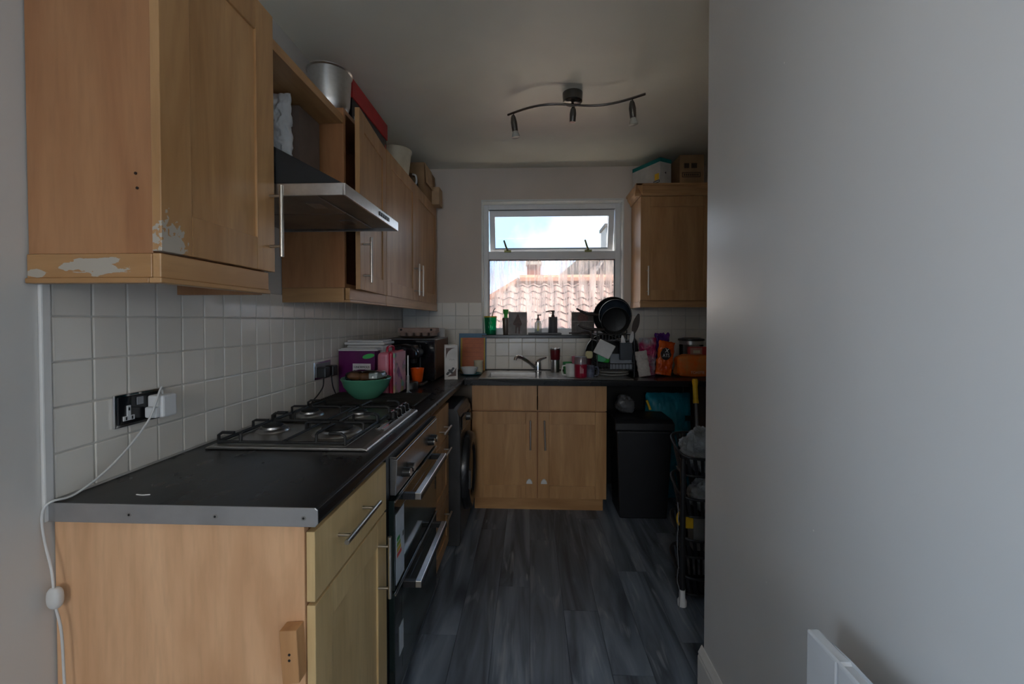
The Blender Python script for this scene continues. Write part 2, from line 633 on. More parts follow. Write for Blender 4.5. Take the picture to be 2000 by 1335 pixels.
B(-0.1, XF + 0.1, YR - 0.2, YB + 0.28, ZC, ZC + 0.1).obj('ceiling', PAINT_C, kind='structure')
SY0_, SY1_, SZ0_, SZ1_ = -1.65, -0.25, 0.75, 2.10      # side window behind the camera
wall_left = MB().box(-0.14, 0.0, YR - 0.2, SY0_, -0.06, ZC).box(-0.14, 0.0, SY1_, YB + 0.28, -0.06, ZC).box(-0.14, 0.0, SY0_, SY1_, -0.06, SZ0_).box(-0.14, 0.0, SY0_, SY1_, SZ1_, ZC).obj('wall_left', PAINT, kind='structure')
wb_ = MB()
wb_.box(0, WX0, YB, YB + .28, -0.06, ZC).box(WX1, XF, YB, YB + .28, -0.06, ZC)
wb_.box(WX0, WX1, YB, YB + .28, -0.06, WZ0).box(WX0, WX1, YB, YB + .28, WZ1, ZC)
wall_back = wb_.obj('wall_back', PAINT_B, kind='structure')
wall_right = B(XR, XR + 0.12, YR, 1.495, -0.004, ZC).obj('wall_right', PAINT_R, kind='structure')
B(XR + 0.12, XF, 1.375, 1.495, -0.004, ZC).obj('wall_front', PAINT, kind='structure')
B(XF, XF + 0.12, 1.375, YB + .28, -0.06, ZC).obj('wall_far_right', PAINT_B, kind='structure')
RX0, RX1, RZ0, RZ1 = 0.25, 1.45, 0.55, 2.0
MB().box(0, RX0, YR - .2, YR, -0.06, ZC).box(RX1, XR + .12, YR - .2, YR, -0.06, ZC).box(RX0, RX1, YR - .2, YR, -0.06, RZ0).box(RX0, RX1, YR - .2, YR, RZ1, ZC).obj('wall_rear', PAINT, kind='structure')
we_ = thing('window_3', None, None, ((RX0 + RX1) / 2, YR - .1, RZ0)); we_['kind'] = 'structure'
MB().box(RX0, RX1, YR - .13, YR - .07, RZ0, RZ0 + .05).box(RX0, RX1, YR - .13, YR - .07, RZ1 - .05, RZ1).box(RX0, RX0 + .05, YR - .13, YR - .07, RZ0 + .05, RZ1 - .05).box(RX1 - .05, RX1, YR - .13, YR - .07, RZ0 + .05, RZ1 - .05).obj('window_frame', UPVC, we_)
B(RX0 + .05, RX1 - .05, YR - .103, YR - .097, RZ0 + .05, RZ1 - .05).obj('pane', GLASS, we_)
wr_ = thing('window_2', None, None, (-.07, (SY0_ + SY1_) / 2, SZ0_)); wr_['kind'] = 'structure'
MB().box(-.11, -.05, SY0_, SY1_, SZ0_, SZ0_ + .05).box(-.11, -.05, SY0_, SY1_, SZ1_ - .05, SZ1_).box(-.11, -.05, SY0_, SY0_ + .05, SZ0_ + .05, SZ1_ - .05).box(-.11, -.05, SY1_ - .05, SY1_, SZ0_ + .05, SZ1_ - .05).obj('window_frame', UPVC, wr_)
B(-.083, -.077, SY0_ + .05, SY1_ - .05, SZ0_ + .05, SZ1_ - .05).obj('pane', GLASS, wr_)

# skirting along the right wall and round its end
def skirt_prof(x, s):
    return [(x, 0.0), (x - s * .016, 0.0), (x - s * .016, .105), (x - s * .013, .112), (x - s * .015, .120), (x - s * .009, .132), (x - s * .003, .145), (x, .145)]
MB().prism(skirt_prof(XR, 1), 'Y', YR, 1.511).prism([(YR * 0 + 1.495 + (XR - p[0]), p[1]) for p in skirt_prof(XR, 1)], 'X', XR, XR + .12).obj('baseboard_right', TRIMW, kind='structure', bevel=0.001)

# left wall tiles: 0.1 high, drawn from the row and column joints in the photograph
TW, TH, TG = 0.0855, 0.1005, 0.0026
def tile_mesh(w, h, axis):
    t = 0.006
    if axis == 'X':
        return B(0, t, -w / 2, w / 2, -h / 2, h / 2)
    return B(-w / 2, w / 2, -t, 0, -h / 2, h / 2)
tp = None
nrow = 5
ty0, tz0 = 0.868, 0.912
sock_holes = []
c = 0
yy = ty0
while yy < YB - 0.02:
    w = min(TW, YB - yy)
    for r in range(nrow + (1 if False else 0)):
        zc = tz0 + TH * (r + .5) + .012 * (r > 0) * 0
        if r == 4:
            h = TH
        if tp is None or abs(w - TW) > 1e-4:
            o = tile_mesh(w - TG, TH - TG, 'X').obj('tile', TILE, wall_left, 0.0030)
            if tp is None:
                tp = o
        else:
            o = tp.copy(); COL.objects.link(o)
        o.location = Vector((0.003, yy + w / 2, zc)) - FR[wall_left]
        o.rotation_euler = (random.uniform(-.004, .004), random.uniform(-.008, .008), random.uniform(-.008, .008))
    yy += TW
# plain grouted bed behind the tiles
B(0.0, 0.002, ty0, YB, tz0 - .03, tz0 + TH * nrow).obj('grout_bed', GROUT, wall_left)
B(0.0, 0.009, ty0 - .022, ty0 - .002, 0.872, 1.47).obj('trim_1', TRIMW, kind='structure', bevel=0.003)

# back wall tiles
TW2, TH2 = 0.108, 0.108
tp2 = None
x = 0.008
TOPB = 0.912 + 5 * TH2
while x < XF - 0.02:
    w = min(TW2, XF - x)
    for r in range(5):
        z0, z1 = 0.912 + r * TH2, 0.912 + (r + 1) * TH2
        a, b_ = x, x + w
        if z1 > WZ0 + 0.01:                       # beside the window: cut to the reveal
            if z0 < WZ0 and a < WX1 and b_ > WX0:
                z1 = WZ0
                if z1 - z0 < .02: continue
            elif a < WX1 and b_ > WX0:
                if a < WX0: b_ = WX0
                elif b_ > WX1: a = WX1
                else: continue
        if b_ - a < .015: continue
        full = abs(b_ - a - TW2) < 1e-6 and abs(z1 - z0 - TH2) < 1e-6
        if tp2 is None or not full:
            o = tile_mesh(b_ - a - TG, z1 - z0 - TG, 'Y').obj('tile', TILE, wall_back, 0.0030)
            if full: tp2 = o
        else:
            o = tp2.copy(); COL.objects.link(o)
        o.location = Vector(((a + b_) / 2, YB - .003, (z0 + z1) / 2)) - FR[wall_back]
        o.rotation_euler = (random.uniform(-.006, .006), 0, random.uniform(-.006, .006))
    x += TW2
MB().box(0, WX0, YB - .002, YB, .88, TOPB).box(WX1, XF, YB - .002, YB, .88, TOPB).box(WX0, WX1, YB - .002, YB, .88, WZ0).obj('grout_bed', GROUT, wall_back)

# ---- kitchen window
win = thing('window_1', None, None, ((WX0 + WX1) / 2, YB + .14, WZ0)); win['kind'] = 'structure'
FY0, FY1 = YB + .09, YB + .16
fx0, fx1, fz0, fz1 = WX0, WX1, WZ0 + .022, WZ1
tz_b, tz_t = 1.812, 1.878
m_ = MB()
m_.box(fx0, fx0 + .045, FY0, FY1, fz0, fz1).box(fx1 - .045, fx1, FY0, FY1, fz0, fz1)
m_.box(fx0 + .045, fx1 - .045, FY0, FY1, fz1 - .045, fz1).box(fx0 + .045, fx1 - .045, FY0, FY1, fz0, fz0 + .055)
m_.box(fx0 + .045, fx1 - .045, FY0, FY1, tz_b, tz_t)
m_.obj('window_frame', UPVC, win, 0.004)
GASK = plain('dark_gasket', (0.03, 0.03, 0.035), 0.6)
lx0, lx1, lz0, lz1 = fx0 + .045, fx1 - .045, fz0 + .055, tz_b
g_ = .006
MB().box(lx0, lx0 + g_, FY0 + .02, FY0 + .05, lz0, lz1).box(lx1 - g_, lx1, FY0 + .02, FY0 + .05, lz0, lz1).box(lx0 + g_, lx1 - g_, FY0 + .02, FY0 + .05, lz1 - g_, lz1).obj('gasket', GASK, win)
B(lx0 + g_, lx1 - g_, FY0 + .030, FY0 + .036, lz0, lz1 - g_).obj('pane', GLASS_F, win)
# top-hung sash, pushed slightly open at the bottom
SZ1, SZ0 = fz1 - .050, tz_t + .004
sa = MB()
def sash_pt(px, d, z):       # rotate about the top edge
    a = R(12)
    dz = z - SZ1; dy = d
    return (px, FY0 + .012 + dy * math.cos(a) - dz * math.sin(a), SZ1 + dz * math.cos(a) + dy * math.sin(a))
def sbox(mb, x0, x1, d0, d1, z0, z1):
    k = MB().box(x0, x1, d0, d1, z0, z1)
    mb.add([sash_pt(p.x, p.y, p.z) for p in k.v], k.f)
sx0, sx1 = lx0 + .006, lx1 - .006
sbox(sa, sx0, sx0 + .042, 0, .05, SZ0, SZ1); sbox(sa, sx1 - .042, sx1, 0, .05, SZ0, SZ1)
sbox(sa, sx0 + .042, sx1 - .042, 0, .05, SZ1 - .050, SZ1); sbox(sa, sx0 + .042, sx1 - .042, 0, .05, SZ0, SZ0 + .022)
so = sa.obj('sash', UPVC, win, 0.003)
sa = MB(); sbox(sa, sx0 + .042, sx1 - .042, .022, .028, SZ0 + .022, SZ1 - .050); sa.obj('sash_pane', GLASS, so)
sa = MB(); sbox(sa, sx0 + .042, sx1 - .042, .012, .04, SZ0 + .022, SZ0 + .028); sbox(sa, sx0, sx1, -.002, .002, SZ1, SZ1 + .004); sa.obj('gasket', GASK, so)
BRASS = plain('tarnished_brass', (0.20, 0.20, 0.08), 0.4, 0.7)
for hx in (0.86, 1.52):
    MB().box(hx - .028, hx + .028, FY0 - .016, FY0, tz_t - .01, tz_t + .008).tube([(hx, FY0 - .02, tz_t + .003), (hx - .012, FY0 - .028, tz_t + .03), (hx - .03, FY0 - .034, tz_t + .085)], [.009, .008, .007], 8).obj('handle', BRASS, win)
B(WX0 + .001, WX1 - .001, YB - .028, FY0 - .002, WZ0, WZ0 + .026).obj('trim_2', plain('black_sill', (0.012, 0.012, 0.013), 0.22), kind='structure', bevel=0.004)
# white plastered lining of the opening
LIN = plain('white_reveal', (0.74, 0.75, 0.73), 0.5, 0, 0.04)
MB().box(WX0, WX0 + .006, YB - .004, FY0, WZ0 + .026, WZ1).box(WX1 - .006, WX1, YB - .004, FY0, WZ0 + .026, WZ1).box(WX0 + .006, WX1 - .006, YB - .004, FY0, WZ1 - .006, WZ1).obj('trim_3', LIN, kind='structure')
MB().box(WX0 - .004, WX0, YB - .006, YB, TOPB, WZ1 + .01).box(WX1, WX1 + .004, YB - .006, YB, TOPB, WZ1 + .01).box(WX0 - .004, WX1 + .004, YB - .006, YB, WZ1, WZ1 + .01).obj('trim_4', LIN, kind='structure')

# ------------------------------------------------------------------ outside
YARD = plain('sun_bounce_concrete', (0.52, 0.49, 0.43), 0.9, 0, 0.15, 0.6)
MUD = plain('garden_soil', (0.24, 0.18, 0.12), 0.9, 0, 0.3, 0.6)
B(-14, 16, YB + .29, 24, -.3, -.2).obj('ground', YARD, kind='structure')  # unseen yard, made pale so sunlight bounces up into the kitchen
B(-14, -.5, -12, YB + .28, -.3, -.2).obj('garden_ground', MUD, kind='structure')
ROOFT = plain('terracotta', (0.040, 0.0145, 0.0105), 0.8, 0, 0.25, 9)
ROOFD = plain('slate', (0.020, 0.019, 0.020), 0.8, 0, 0.2, 7)
RIDGE = plain('orange_ridge_clay', (0.10, 0.032, 0.012), 0.7, 0, 0.2, 8)
BRK = plain('red_brick', (0.095, 0.024, 0.016), 0.85, 0, 0.3, 30)
outr = thing('outbuilding_roof', 'terracotta pantile roof with orange ridge seen through the fogged window', 'roof', (1.5, 6.6, -.2))
RY0, RZ0_, RY1, RZ1_ = 5.3, 0.55, 8.0, 2.02
sl = math.atan2(RZ1_ - RZ0_, RY1 - RY0)
L_ = math.hypot(RZ1_ - RZ0_, RY1 - RY0)
# pantile: S profile
def pantile(w, ln):
    V, F = [], []
    n = 8
    for j in (0, 1):
        for t in (0, 1):
            for i in range(n + 1):
                u = i / n
                z = .022 * math.sin(2 * math.pi * u) + .03 * (1 - j) * 1.0 + (0 if t else -.012)
                V.append((w * (u - .5), ln * (j - .5), z))
    k = n + 1
    for i in range(n):
        F += [(k + i, k + i + 1, 3 * k + i + 1, 3 * k + i), (i, 2 * k + i, 2 * k + i + 1, i + 1), (i, i + 1, k + i + 1, k + i), (2 * k + i, 3 * k + i, 3 * k + i + 1, 2 * k + i + 1)]
    F += [(0, k, 3 * k, 2 * k), (n, 2 * k + n, 3 * k + n, k + n)]
    return MB().add(V, F)
pt = None
tw, tl = 0.21, 0.30
for r in range(int(L_ / .265) + 1):
    t = (r * .265 + .14) / L_
    yy, zz = RY0 + (RY1 - RY0) * t, RZ0_ + (RZ1_ - RZ0_) * t
    for k in range(17):
        xx = -0.1 + k * tw
        if zz > 1.66 + (xx - .2) * .62 and xx < .85:
            continue
        if pt is None:
            o = pantile(tw, tl).obj('pantile', ROOFT, outr); pt = o
        else:
            o = pt.copy(); COL.objects.link(o)
        o.location = Vector((xx, yy, zz)) - FR[outr]
        o.rotation_euler = (sl, 0, 0)
MB().prism([(RY0, RZ0_ - .05), (RY1, RZ1_ - .05), (RY1 + 2.5, RZ0_ - .05)], 'X', .85, 3.6).obj('rafters', ROOFD, outr)
MB().prism([(-.2, 1.42), (.85, 2.0), (.85, .5), (-.2, .5)], 'Y', RY1 - .1, RY1 + .0).obj('gable_infill', ROOFT, outr)
B(-.2, 3.6, RY0 + .1, RY1 + .4, -.2, .5).obj('wall', plain('sun_bounce_render', (.72, .70, .66), .8), outr)  # hidden below the roof; made white to bounce sun onto the ceiling
MB().tube([(.85, RY1, RZ1_ + .05), (3.6, RY1, RZ1_ + .05)], .11, 10).obj('ridge', RIDGE, outr)
MB().tube([(.85, RY1, RZ1_ + .05), (-.2, RY1 - .2, 1.42)], .07, 10).obj('hip', RIDGE, outr)
ch = thing('chimney', 'red brick chimney with pale top bands behind the tiled roof', 'chimney', (1.12, 9.1, -.2))
B(.98, 1.27, 8.95, 9.25, -.2, 2.50).obj('stack', BRK, ch)
B(.95, 1.30, 8.92, 9.28, 2.50, 2.56).obj('band', plain('pale_stone', (.12, .115, .11), .8), ch); B(.97, 1.28, 8.94, 9.26, 2.56, 2.62).obj('cap', ROOFD, ch)
hs = thing('neighbouring_house', 'dark slate roofed house with white bargeboard beyond the tiled roof', 'house', (3.0, 11, -.2))
MB().prism([(1.35, 2.1), (2.3, 2.9), (4.8, 3.1), (4.8, 1.0), (1.35, 1.0)], 'Y', 10.6, 12.5).obj('roof', ROOFD, hs)
B(1.4, 4.8, 10.7, 12.4, -.2, 1.0).obj('wall', BRK, hs)
MB().tube([(2.35, 10.5, 2.15), (2.85, 10.5, 2.8)], .05, 6).obj('bargeboard', plain('weathered_white', (.075, .075, .08), .7), hs)
B(2.9, 3.0, 10.45, 10.6, 1.8, 3.0).obj('post', plain('weathered_timber', (.09, .08, .075), .8), hs)
tb = thing('tall_house', 'tall pale grey house edge far off under the sky', 'house', (3.9, 14, -.2))
B(3.55, 4.9, 14, 15, -.2, 4.4).obj('wall', plain('pale_render', (.12, .13, .14), .8), tb)
B(3.50, 4.95, 13.95, 15.05, 4.4, 4.5).obj('eaves', ROOFD, tb)
gw = thing('bounce_wall', 'white rendered wall added out of view to bounce sunlight through the window', 'wall', (-.7, 6.2, -.2))  # added reflector, never in view, throwing sunlight into the kitchen
B(-.80, -.60, YB + .32, 7.4, -.2, 1.95).obj('wall', plain('sun_bounce_render', (.72, .70, .66), .8), gw)
B(-.84, -.56, YB + .32, 7.4, 1.95, 2.03).obj('coping', plain('pale_stone', (.12, .115, .11), .8), gw)
dp = MB().box(-.15, .02, 7.6, 7.8, -.2, 1.95).obj('brick_pier', BRK, label='narrow red brick pier left of the tiled roof', cat='pier')

# ------------------------------------------------------------------ cabinet parts
def shaker(name, parent, face, a0, a1, z0, z1, out, th=.02, st=.068, rail=.075, mat=W_Z, panel=W_Z, flat=False):
    """door or drawer front. face 'X': lies in the YZ plane, outer face at X=out; face 'Y': XZ plane facing -Y with outer face at Y=out"""
    def bx(mb, a, b, c, d, e0, e1):
        return mb.box(e0, e1, a, b, c, d) if face == 'X' else mb.box(a, b, e0, e1, c, d)
    e0, e1 = (out - th, out) if face == 'X' else (out, out + th)
    m = MB()
    g = .0006
    if flat:
        bx(m, a0, a1, z0, z1, e0, e1)
        return m.obj(name, mat, parent, .0015)
    bx(m, a0, a0 + st, z0, z1, e0, e1); bx(m, a1 - st, a1, z0, z1, e0, e1)
    bx(m, a0 + st + g, a1 - st - g, z0, z0 + rail, e0, e1); bx(m, a0 + st + g, a1 - st - g, z1 - rail, z1, e0, e1)
    d = m.obj(name, mat, parent, .0015)
    p = MB()
    s = .006
    if face == 'X':
        bx(p, a0 + st, a1 - st, z0 + rail, z1 - rail, e0 + .004, e1 - s)
    else:
        bx(p, a0 + st, a1 - st, z0 + rail, z1 - rail, e0 + s, e1 - .004)
    p.obj('panel', panel, d)
    return d


def bar(parent, p0, p1, nrm, stand=.034, r=.0058, inset=.03, mat=HANDLE, name='handle'):
    """bar handle from p0 to p1 standing off the door along nrm; p0,p1 lie on the door face"""
    p0, p1, nrm = Vector(p0), Vector(p1), Vector(nrm)
    d = (p1 - p0).normalized()
    m = MB()
    m.cyl(p0 + nrm * stand, p1 + nrm * stand, r, n=14)
    for q in (p0 + d * inset, p1 - d * inset):
        m.cyl(q, q + nrm * stand, r * .72, n=10)
    return m.obj(name, mat, parent, smooth=True)


# ---- near wall cabinet
c1 = thing('wall_cabinet', 'beech wall cabinet with peeling foil on door and pelmet, nearest the open room', 'cabinet', (.14, 1.0, 1.383))
B(.004, .272, .830, 1.192, 1.442, 2.185).obj('body', W_BODY, c1, .001)
d1 = shaker('door', c1, 'X', .824, 1.204, 1.446, 2.185, .296, mat=W_DOORWORN, panel=W_Z, st=.078, rail=.088)
bar(d1, (.296, 1.182, 1.488), (.296, 1.182, 1.692), (1, 0, 0))
pl1 = MB().box(.274, .292, .826, 1.180, 1.392, 1.442).box(.270, .296, .822, 1.182, 1.381, 1.392).obj('pelmet', W_Y, c1, .002)
MB().box(.004, .273, .826, .844, 1.392, 1.4415).box(.004, .2695, .822, .848, 1.381, 1.392).obj('pelmet_end', W_PELMETWORN, c1, .002)
B(.035, .272, 1.160, 1.180, 1.378, 1.4415).obj('pelmet_return', W_BODY, c1, .001)
for z in (1.605, 1.575):
    MB().cyl((.238 + (1.605 - z) * .1, .8302, z), (.238 + (1.605 - z) * .1, .8285, z), .003, n=10).obj('screw_hole', plain('hole_dark', (.03, .015, .01), .9), c1)

# ---- bridging shelf over the hood
br = thing('bridging_shelf', 'beech bridging shelf between the wall cabinets above the hood', 'shelf', (.14, 1.45, 2.11))
B(.02, .272, 1.206, 1.716, 2.118, 2.150).obj('board', W_Y, br, .001)
B(.004, .018, 1.206, 1.716, 2.05, 2.150).obj('back_rail', W_BODY, br)

# ---- cooker hood
hd = thing('cooker_hood', 'stainless visor cooker hood with black sloping top above the hob', 'cooker hood', (.25, 1.46, 1.67))
HY0, HY1 = 1.214, 1.712
MB().box(.494, .502, HY0, HY1, 1.672, 1.708).box(.004, .494, HY0, HY0 + .006, 1.672, 1.708).box(.004, .494, HY1 - .006, HY1, 1.672, 1.708).obj('rim', STEEL, hd, .0015)
MB().prism([(.004, 1.708), (.494, 1.708), (.200, 1.865), (.004, 1.865)], 'Y', HY0 + .001, HY1 - .001).obj('canopy', BLACKM, hd, .003)
GREASE = plain('greasy_aluminium', (.30, .27, .23), .42, .85, .2, 8)
MB().box(.008, .494, HY0 + .006, HY1 - .006, 1.684, 1.700).obj('underside', GREASE, hd)
for a, b in ((HY0 + .02, 1.452), (1.458, HY1 - .02)):
    f_ = B(.05, .40, a, b, 1.679, 1.684).obj('grease_filter', GREASE, hd, .002)
    MB().box(.33, .375, (a + b) / 2 - .03, (a + b) / 2 + .03, 1.6765, 1.679).obj('filter_catch', STEEL_D, f_)
for i in range(5):
    B(.502, .505, 1.492 + i * .022, 1.508 + i * .022, 1.684, 1.697).obj('button', BLACK, hd)
duct = B(.02, .19, 1.53, 1.68, 1.868, 2.10).obj('duct_box', plain('taupe_duct', (.16, .12, .10), .6), hd)
packet(.105, .236, .07, 17, .010, (.150, 1.455, 1.8665)).obj('paper_bag', plain('white_paper', (.62, .65, .68), .7), smooth=True, label='crumpled white paper bag tucked above the cooker hood', cat='bag')

# ---- far wall cabinets
c2 = thing('wall_cabinet', 'beech wall cabinet beside the hood with its door left ajar', 'cabinet', (.14, 1.95, 1.383))
MB().box(.004, .272, 1.720, 1.738, 1.442, 2.185).box(.004, .272, 2.150, 2.166, 1.442, 2.185).box(.004, .272, 1.738, 2.150, 1.442, 1.46).box(.004, .272, 1.738, 2.150, 2.167, 2.185).box(.004, .012, 1.738, 2.150, 1.46, 2.167).box(.012, .262, 1.738, 2.150, 1.79, 1.806).obj('body', W_BODY, c2, .0008)
dr = bpy.data.objects.new('door_hinge', None)
# the door is built in its own frame about the far hinge and swung 5 degrees
DA = R(5.0)
def swing(o_list):
    for o in o_list:
        me = o.data
        for v in me.vertices:
            w = v.co + FR[o]
            q = w - Vector((.276, 2.166, 0))
            q = Vector((q.x * math.cos(DA) - q.y * math.sin(DA), q.x * math.sin(DA) + q.y * math.cos(DA), q.z))
            v.co = q + Vector((.276, 2.166, 0)) - FR[o]
d2 = shaker('door', c2, 'X', 1.730, 2.166, 1.436, 2.192, .296)
h2 = bar(d2, (.296, 1.772, 1.468), (.296, 1.772, 1.662), (1, 0, 0))
swing([d2, h2] + [o for o in d2.children if o.name.startswith('panel')])
MB().box(.274, .292, 1.722, 2.166, 1.392, 1.441).box(.270, .296, 1.718, 2.166, 1.381, 1.392).obj('pelmet', W_Y, c2, .002)
B(.004, .268, 1.720, 1.738, 1.381, 1.4415).obj('pelmet_end', W_X, c2, .002)
bpy.data.objects.remove(dr)
c3 = thing('wall_cabinet', 'beech double door wall cabinet in the corner by the window wall', 'cabinet', (.14, 2.77, 1.383))
B(.004, .272, 2.170, 3.375, 1.442, 2.185).obj('body', W_BODY, c3, .001)
d3 = shaker('door', c3, 'X', 2.172, 2.734, 1.436, 2.20, .296)
bar(d3, (.296, 2.690, 1.468), (.296, 2.690, 1.672), (1, 0, 0))
d4 = shaker('door', c3, 'X', 2.738, 3.345, 1.436, 2.20, .296)
bar(d4, (.296, 2.785, 1.468), (.296, 2.785, 1.672), (1, 0, 0))
MB().box(.274, .292, 2.168, 3.375, 1.392, 1.4415).box(.270, .296, 2.168, 3.375, 1.381, 1.392).obj('pelmet', W_Y, c3, .002)

# ---- right wall cabinet
c4 = thing('wall_cabinet', 'beech wall cabinet with cornice to the right of the window', 'cabinet', (2.2, 3.2, 1.383))
B(1.846, 2.72, 3.102, 3.380, 1.445, 2.215).obj('body', W_Z, c4, .001)
d5 = shaker('door', c4, 'Y', 1.842, 2.36, 1.452, 2.200, 3.080)
bar(d5, (1.890, 3.080, 1.487), (1.890, 3.080, 1.697), (0, -1, 0))
d6 = shaker('door', c4, 'Y', 2.363, 2.72, 1.452, 2.200, 3.080)
bar(d6, (2.41, 3.080, 1.487), (2.41, 3.080, 1.697), (0, -1, 0))
cp = [(0, 2.204), (.008, 2.204), (.012, 2.222), (.028, 2.246), (.036, 2.268), (.044, 2.272), (.044, 2.284), (0, 2.284)]
MB().prism([(3.090 - p[0], p[1]) for p in cp], 'X', 1.800, 2.72).prism([(1.846 - p[0], p[1]) for p in cp], 'Y', 3.046, 3.380).box(1.846, 2.72, 3.09, 3.38, 2.2155, 2.284).obj('cornice', W_X, c4)
MB().box(1.842, 2.72, 3.084, 3.102, 1.402, 1.4445).box(1.842, 1.860, 3.102, 3.38, 1.402, 1.4445).obj('pelmet', W_X, c4, .002)

# ---- end base unit
u1 = thing('base_cabinet', 'beech base cabinet with one drawer at the open end of the worktop', 'cabinet', (.3, 1.1, 0))
B(.004, .562, .888, 1.325, .0, .870).obj('body', W_BODY, u1)
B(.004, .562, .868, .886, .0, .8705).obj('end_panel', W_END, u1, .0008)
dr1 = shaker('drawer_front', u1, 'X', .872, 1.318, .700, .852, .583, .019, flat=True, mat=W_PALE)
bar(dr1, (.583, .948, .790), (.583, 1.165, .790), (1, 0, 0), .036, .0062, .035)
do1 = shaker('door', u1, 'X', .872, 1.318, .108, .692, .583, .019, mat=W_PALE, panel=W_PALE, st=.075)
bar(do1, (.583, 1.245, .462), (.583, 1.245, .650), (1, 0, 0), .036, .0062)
bk = thing('wood_block', 'small rough wooden batten screwed to the cabinet end panel', 'wood block', (.54, .868, .55))
kk = MB().prism([(.523, .660), (.560, .663), (.566, .553), (.530, .548)], 'Y', .838, .8675)
kk.obj('batten', wood('rough_softwood', (.42, .20, .08), (.62, .34, .15), 'Z', .7), bk, .0015)
for z in (.612, .600):
    MB().cyl((.545, .8385, z), (.545, .8372, z), .0028, n=8).obj('screw', BLACKM, bk)

# ---- worktops
w1 = thing('worktop', 'black laminate worktop along the tiled wall with a metal end strip', 'worktop', (.3, 2.1, .872))
MB().prism([(.0065, .872), (.592, .872), (.598, .876), (.600, .884), (.600, .900), (.597, .907), (.590, .910), (.0065, .910)], 'Y', .856, 3.384).obj('slab', WTOP, w1, .0008)
STRIP = plain('dented_aluminium', (.50, .50, .51), .34, .9, .12, 9)
MB().prism([(.001, .872), (.594, .872), (.600, .879), (.600, .907), (.594, .9125), (.001, .9125)], 'Y', .8525, .8558).obj('end_strip', STRIP, w1, .0008)
for x in (.19, .379, .570):
    s_ = MB().cyl((x, .8526, .891), (x, .8512, .891), .0052, n=14).obj('screw', STEEL_D, w1)
    MB().cyl((x, .8513, .891), (x, .8509, .891), .0026, n=8).obj('screw_recess', BLACKM, s_)
w2 = thing('worktop', 'black laminate worktop under the window holding the sink', 'worktop', (1.6, 3.1, .872))
BX0, BX1, BY0, BY1 = .745, 1.09, 2.875, 3.165
MB().box(.603, BX0, 2.79, 3.384, .872, .910).box(BX1, 2.745, 2.79, 3.384, .872, .910).box(BX0, BX1, 2.79, BY0, .872, .910).box(BX0, BX1, BY1, 3.384, .872, .910).obj('slab', WTOP, w2, .002)
B(.603, 2.745, 3.374, 3.384, .910, .914).obj('sealant', BLACKM, w2)

# ---- hob
hb = thing('gas_hob', 'stainless four burner gas hob with black pan supports', 'hob', (.3, 1.52, .911))
HX0, HX1, GY0, GY1 = .048, .556, 1.236, 1.806
MB().prism([(HX0, .9105), (HX1, .9105), (HX1 - .004, .9175), (HX1 - .018, .9205), (HX0 + .018, .9205), (HX0 + .004, .9175)], 'Y', GY0, GY1).obj('plate', STEEL_D, hb, .003)
B(HX0 + .02, HX1 - .075, GY0 + .015, GY1 - .015, .9206, .9215).obj('well', plain('stained_steel', (.30, .28, .25), .35, .9, .25, 5), hb)
MB().box(HX1 - .060, HX1 - .048, GY0 + .22, GY1 - .01, .9206, .924).box(HX1 - .038, HX1 - .026, GY0 + .22, GY1 - .01, .9206, .924).obj('trim_ridge', CHROME, hb, .002)
for (bx, by, br_) in ((.385, 1.405, .052), (.145, 1.425, .034), (.150, 1.665, .034), (.355, 1.665, .028)):
    b_ = MB().lathe([(br_ * 1.55, .9215), (br_ * 1.45, .928), (br_ * 1.15, .931), (br_ * 1.12, .938), (br_ * 1.0, .939), (br_ * .98, .9215)], (bx, by, 0), 32).obj('burner', STEEL_D, hb, smooth=True)
    MB().lathe([(0, .939), (br_ * .95, .939), (br_ * .98, .943), (br_ * .88, .946), (0, .947)], (bx, by, 0), 32).obj('burner_cap', IRON, b_, smooth=True)
def support(y0, y1, fs):
    m = MB()
    zt = .957
    x0, x1 = .075, .475
    for yy in (y0, y1):
        m.tube([(x0, yy, .922), (x0, yy, zt - .008), (x0 + .012, yy, zt), (x0 + .05, yy, zt)], .0048, 8)
        m.tube([(x1, yy, .922), (x1, yy, zt - .008), (x1 - .012, yy, zt), (x1 - .05, yy, zt)], .0048, 8)
        m.tube([(x0, yy, .928), (x1, yy, .928)], .0048, 8)
    for xx in (x0, x1):
        m.tube([(xx, y0, .928), (xx, y1, .928)], .0048, 8)
    for bx, by, r in fs:
        for dx, dy in ((1, 0), (-1, 0), (0, 1), (0, -1)):
            ex = (x1 if dx > 0 else x0) if dx else bx
            ey = (y1 if dy > 0 else y0) if dy else by
            if dx and abs(ex - bx) > .16: ex = (x0 + x1) / 2
            m.tube([(ex, ey, .928), (ex, ey, zt - .004), (ex - dx * .01, ey - dy * .01, zt), (bx + dx * r * .5, by + dy * r * .5, zt)], .0046, 8)
    m.tube([((x0 + x1) / 2, y0, .928), ((x0 + x1) / 2, y1, .928)], .0046, 8)
    m.obj('pan_support', IRON, hb, smooth=True)
support(1.262, 1.535, ((.385, 1.405, .05), (.145, 1.425, .03)))
support(1.550, 1.790, ((.150, 1.665, .03), (.355, 1.665, .03)))
for i in range(4):
    y = 1.615 + i * .052
    k_ = MB().lathe([(.021, .9205), (.022, .926), (.018, .930), (.0165, .948), (.013, .951), (0, .951)], (.508, y, 0), 24).obj('knob', BLACKG, hb, smooth=True)
    B(.506, .510, y - .017, y + .017, .951, .954).obj('knob_grip', CHROME, k_)

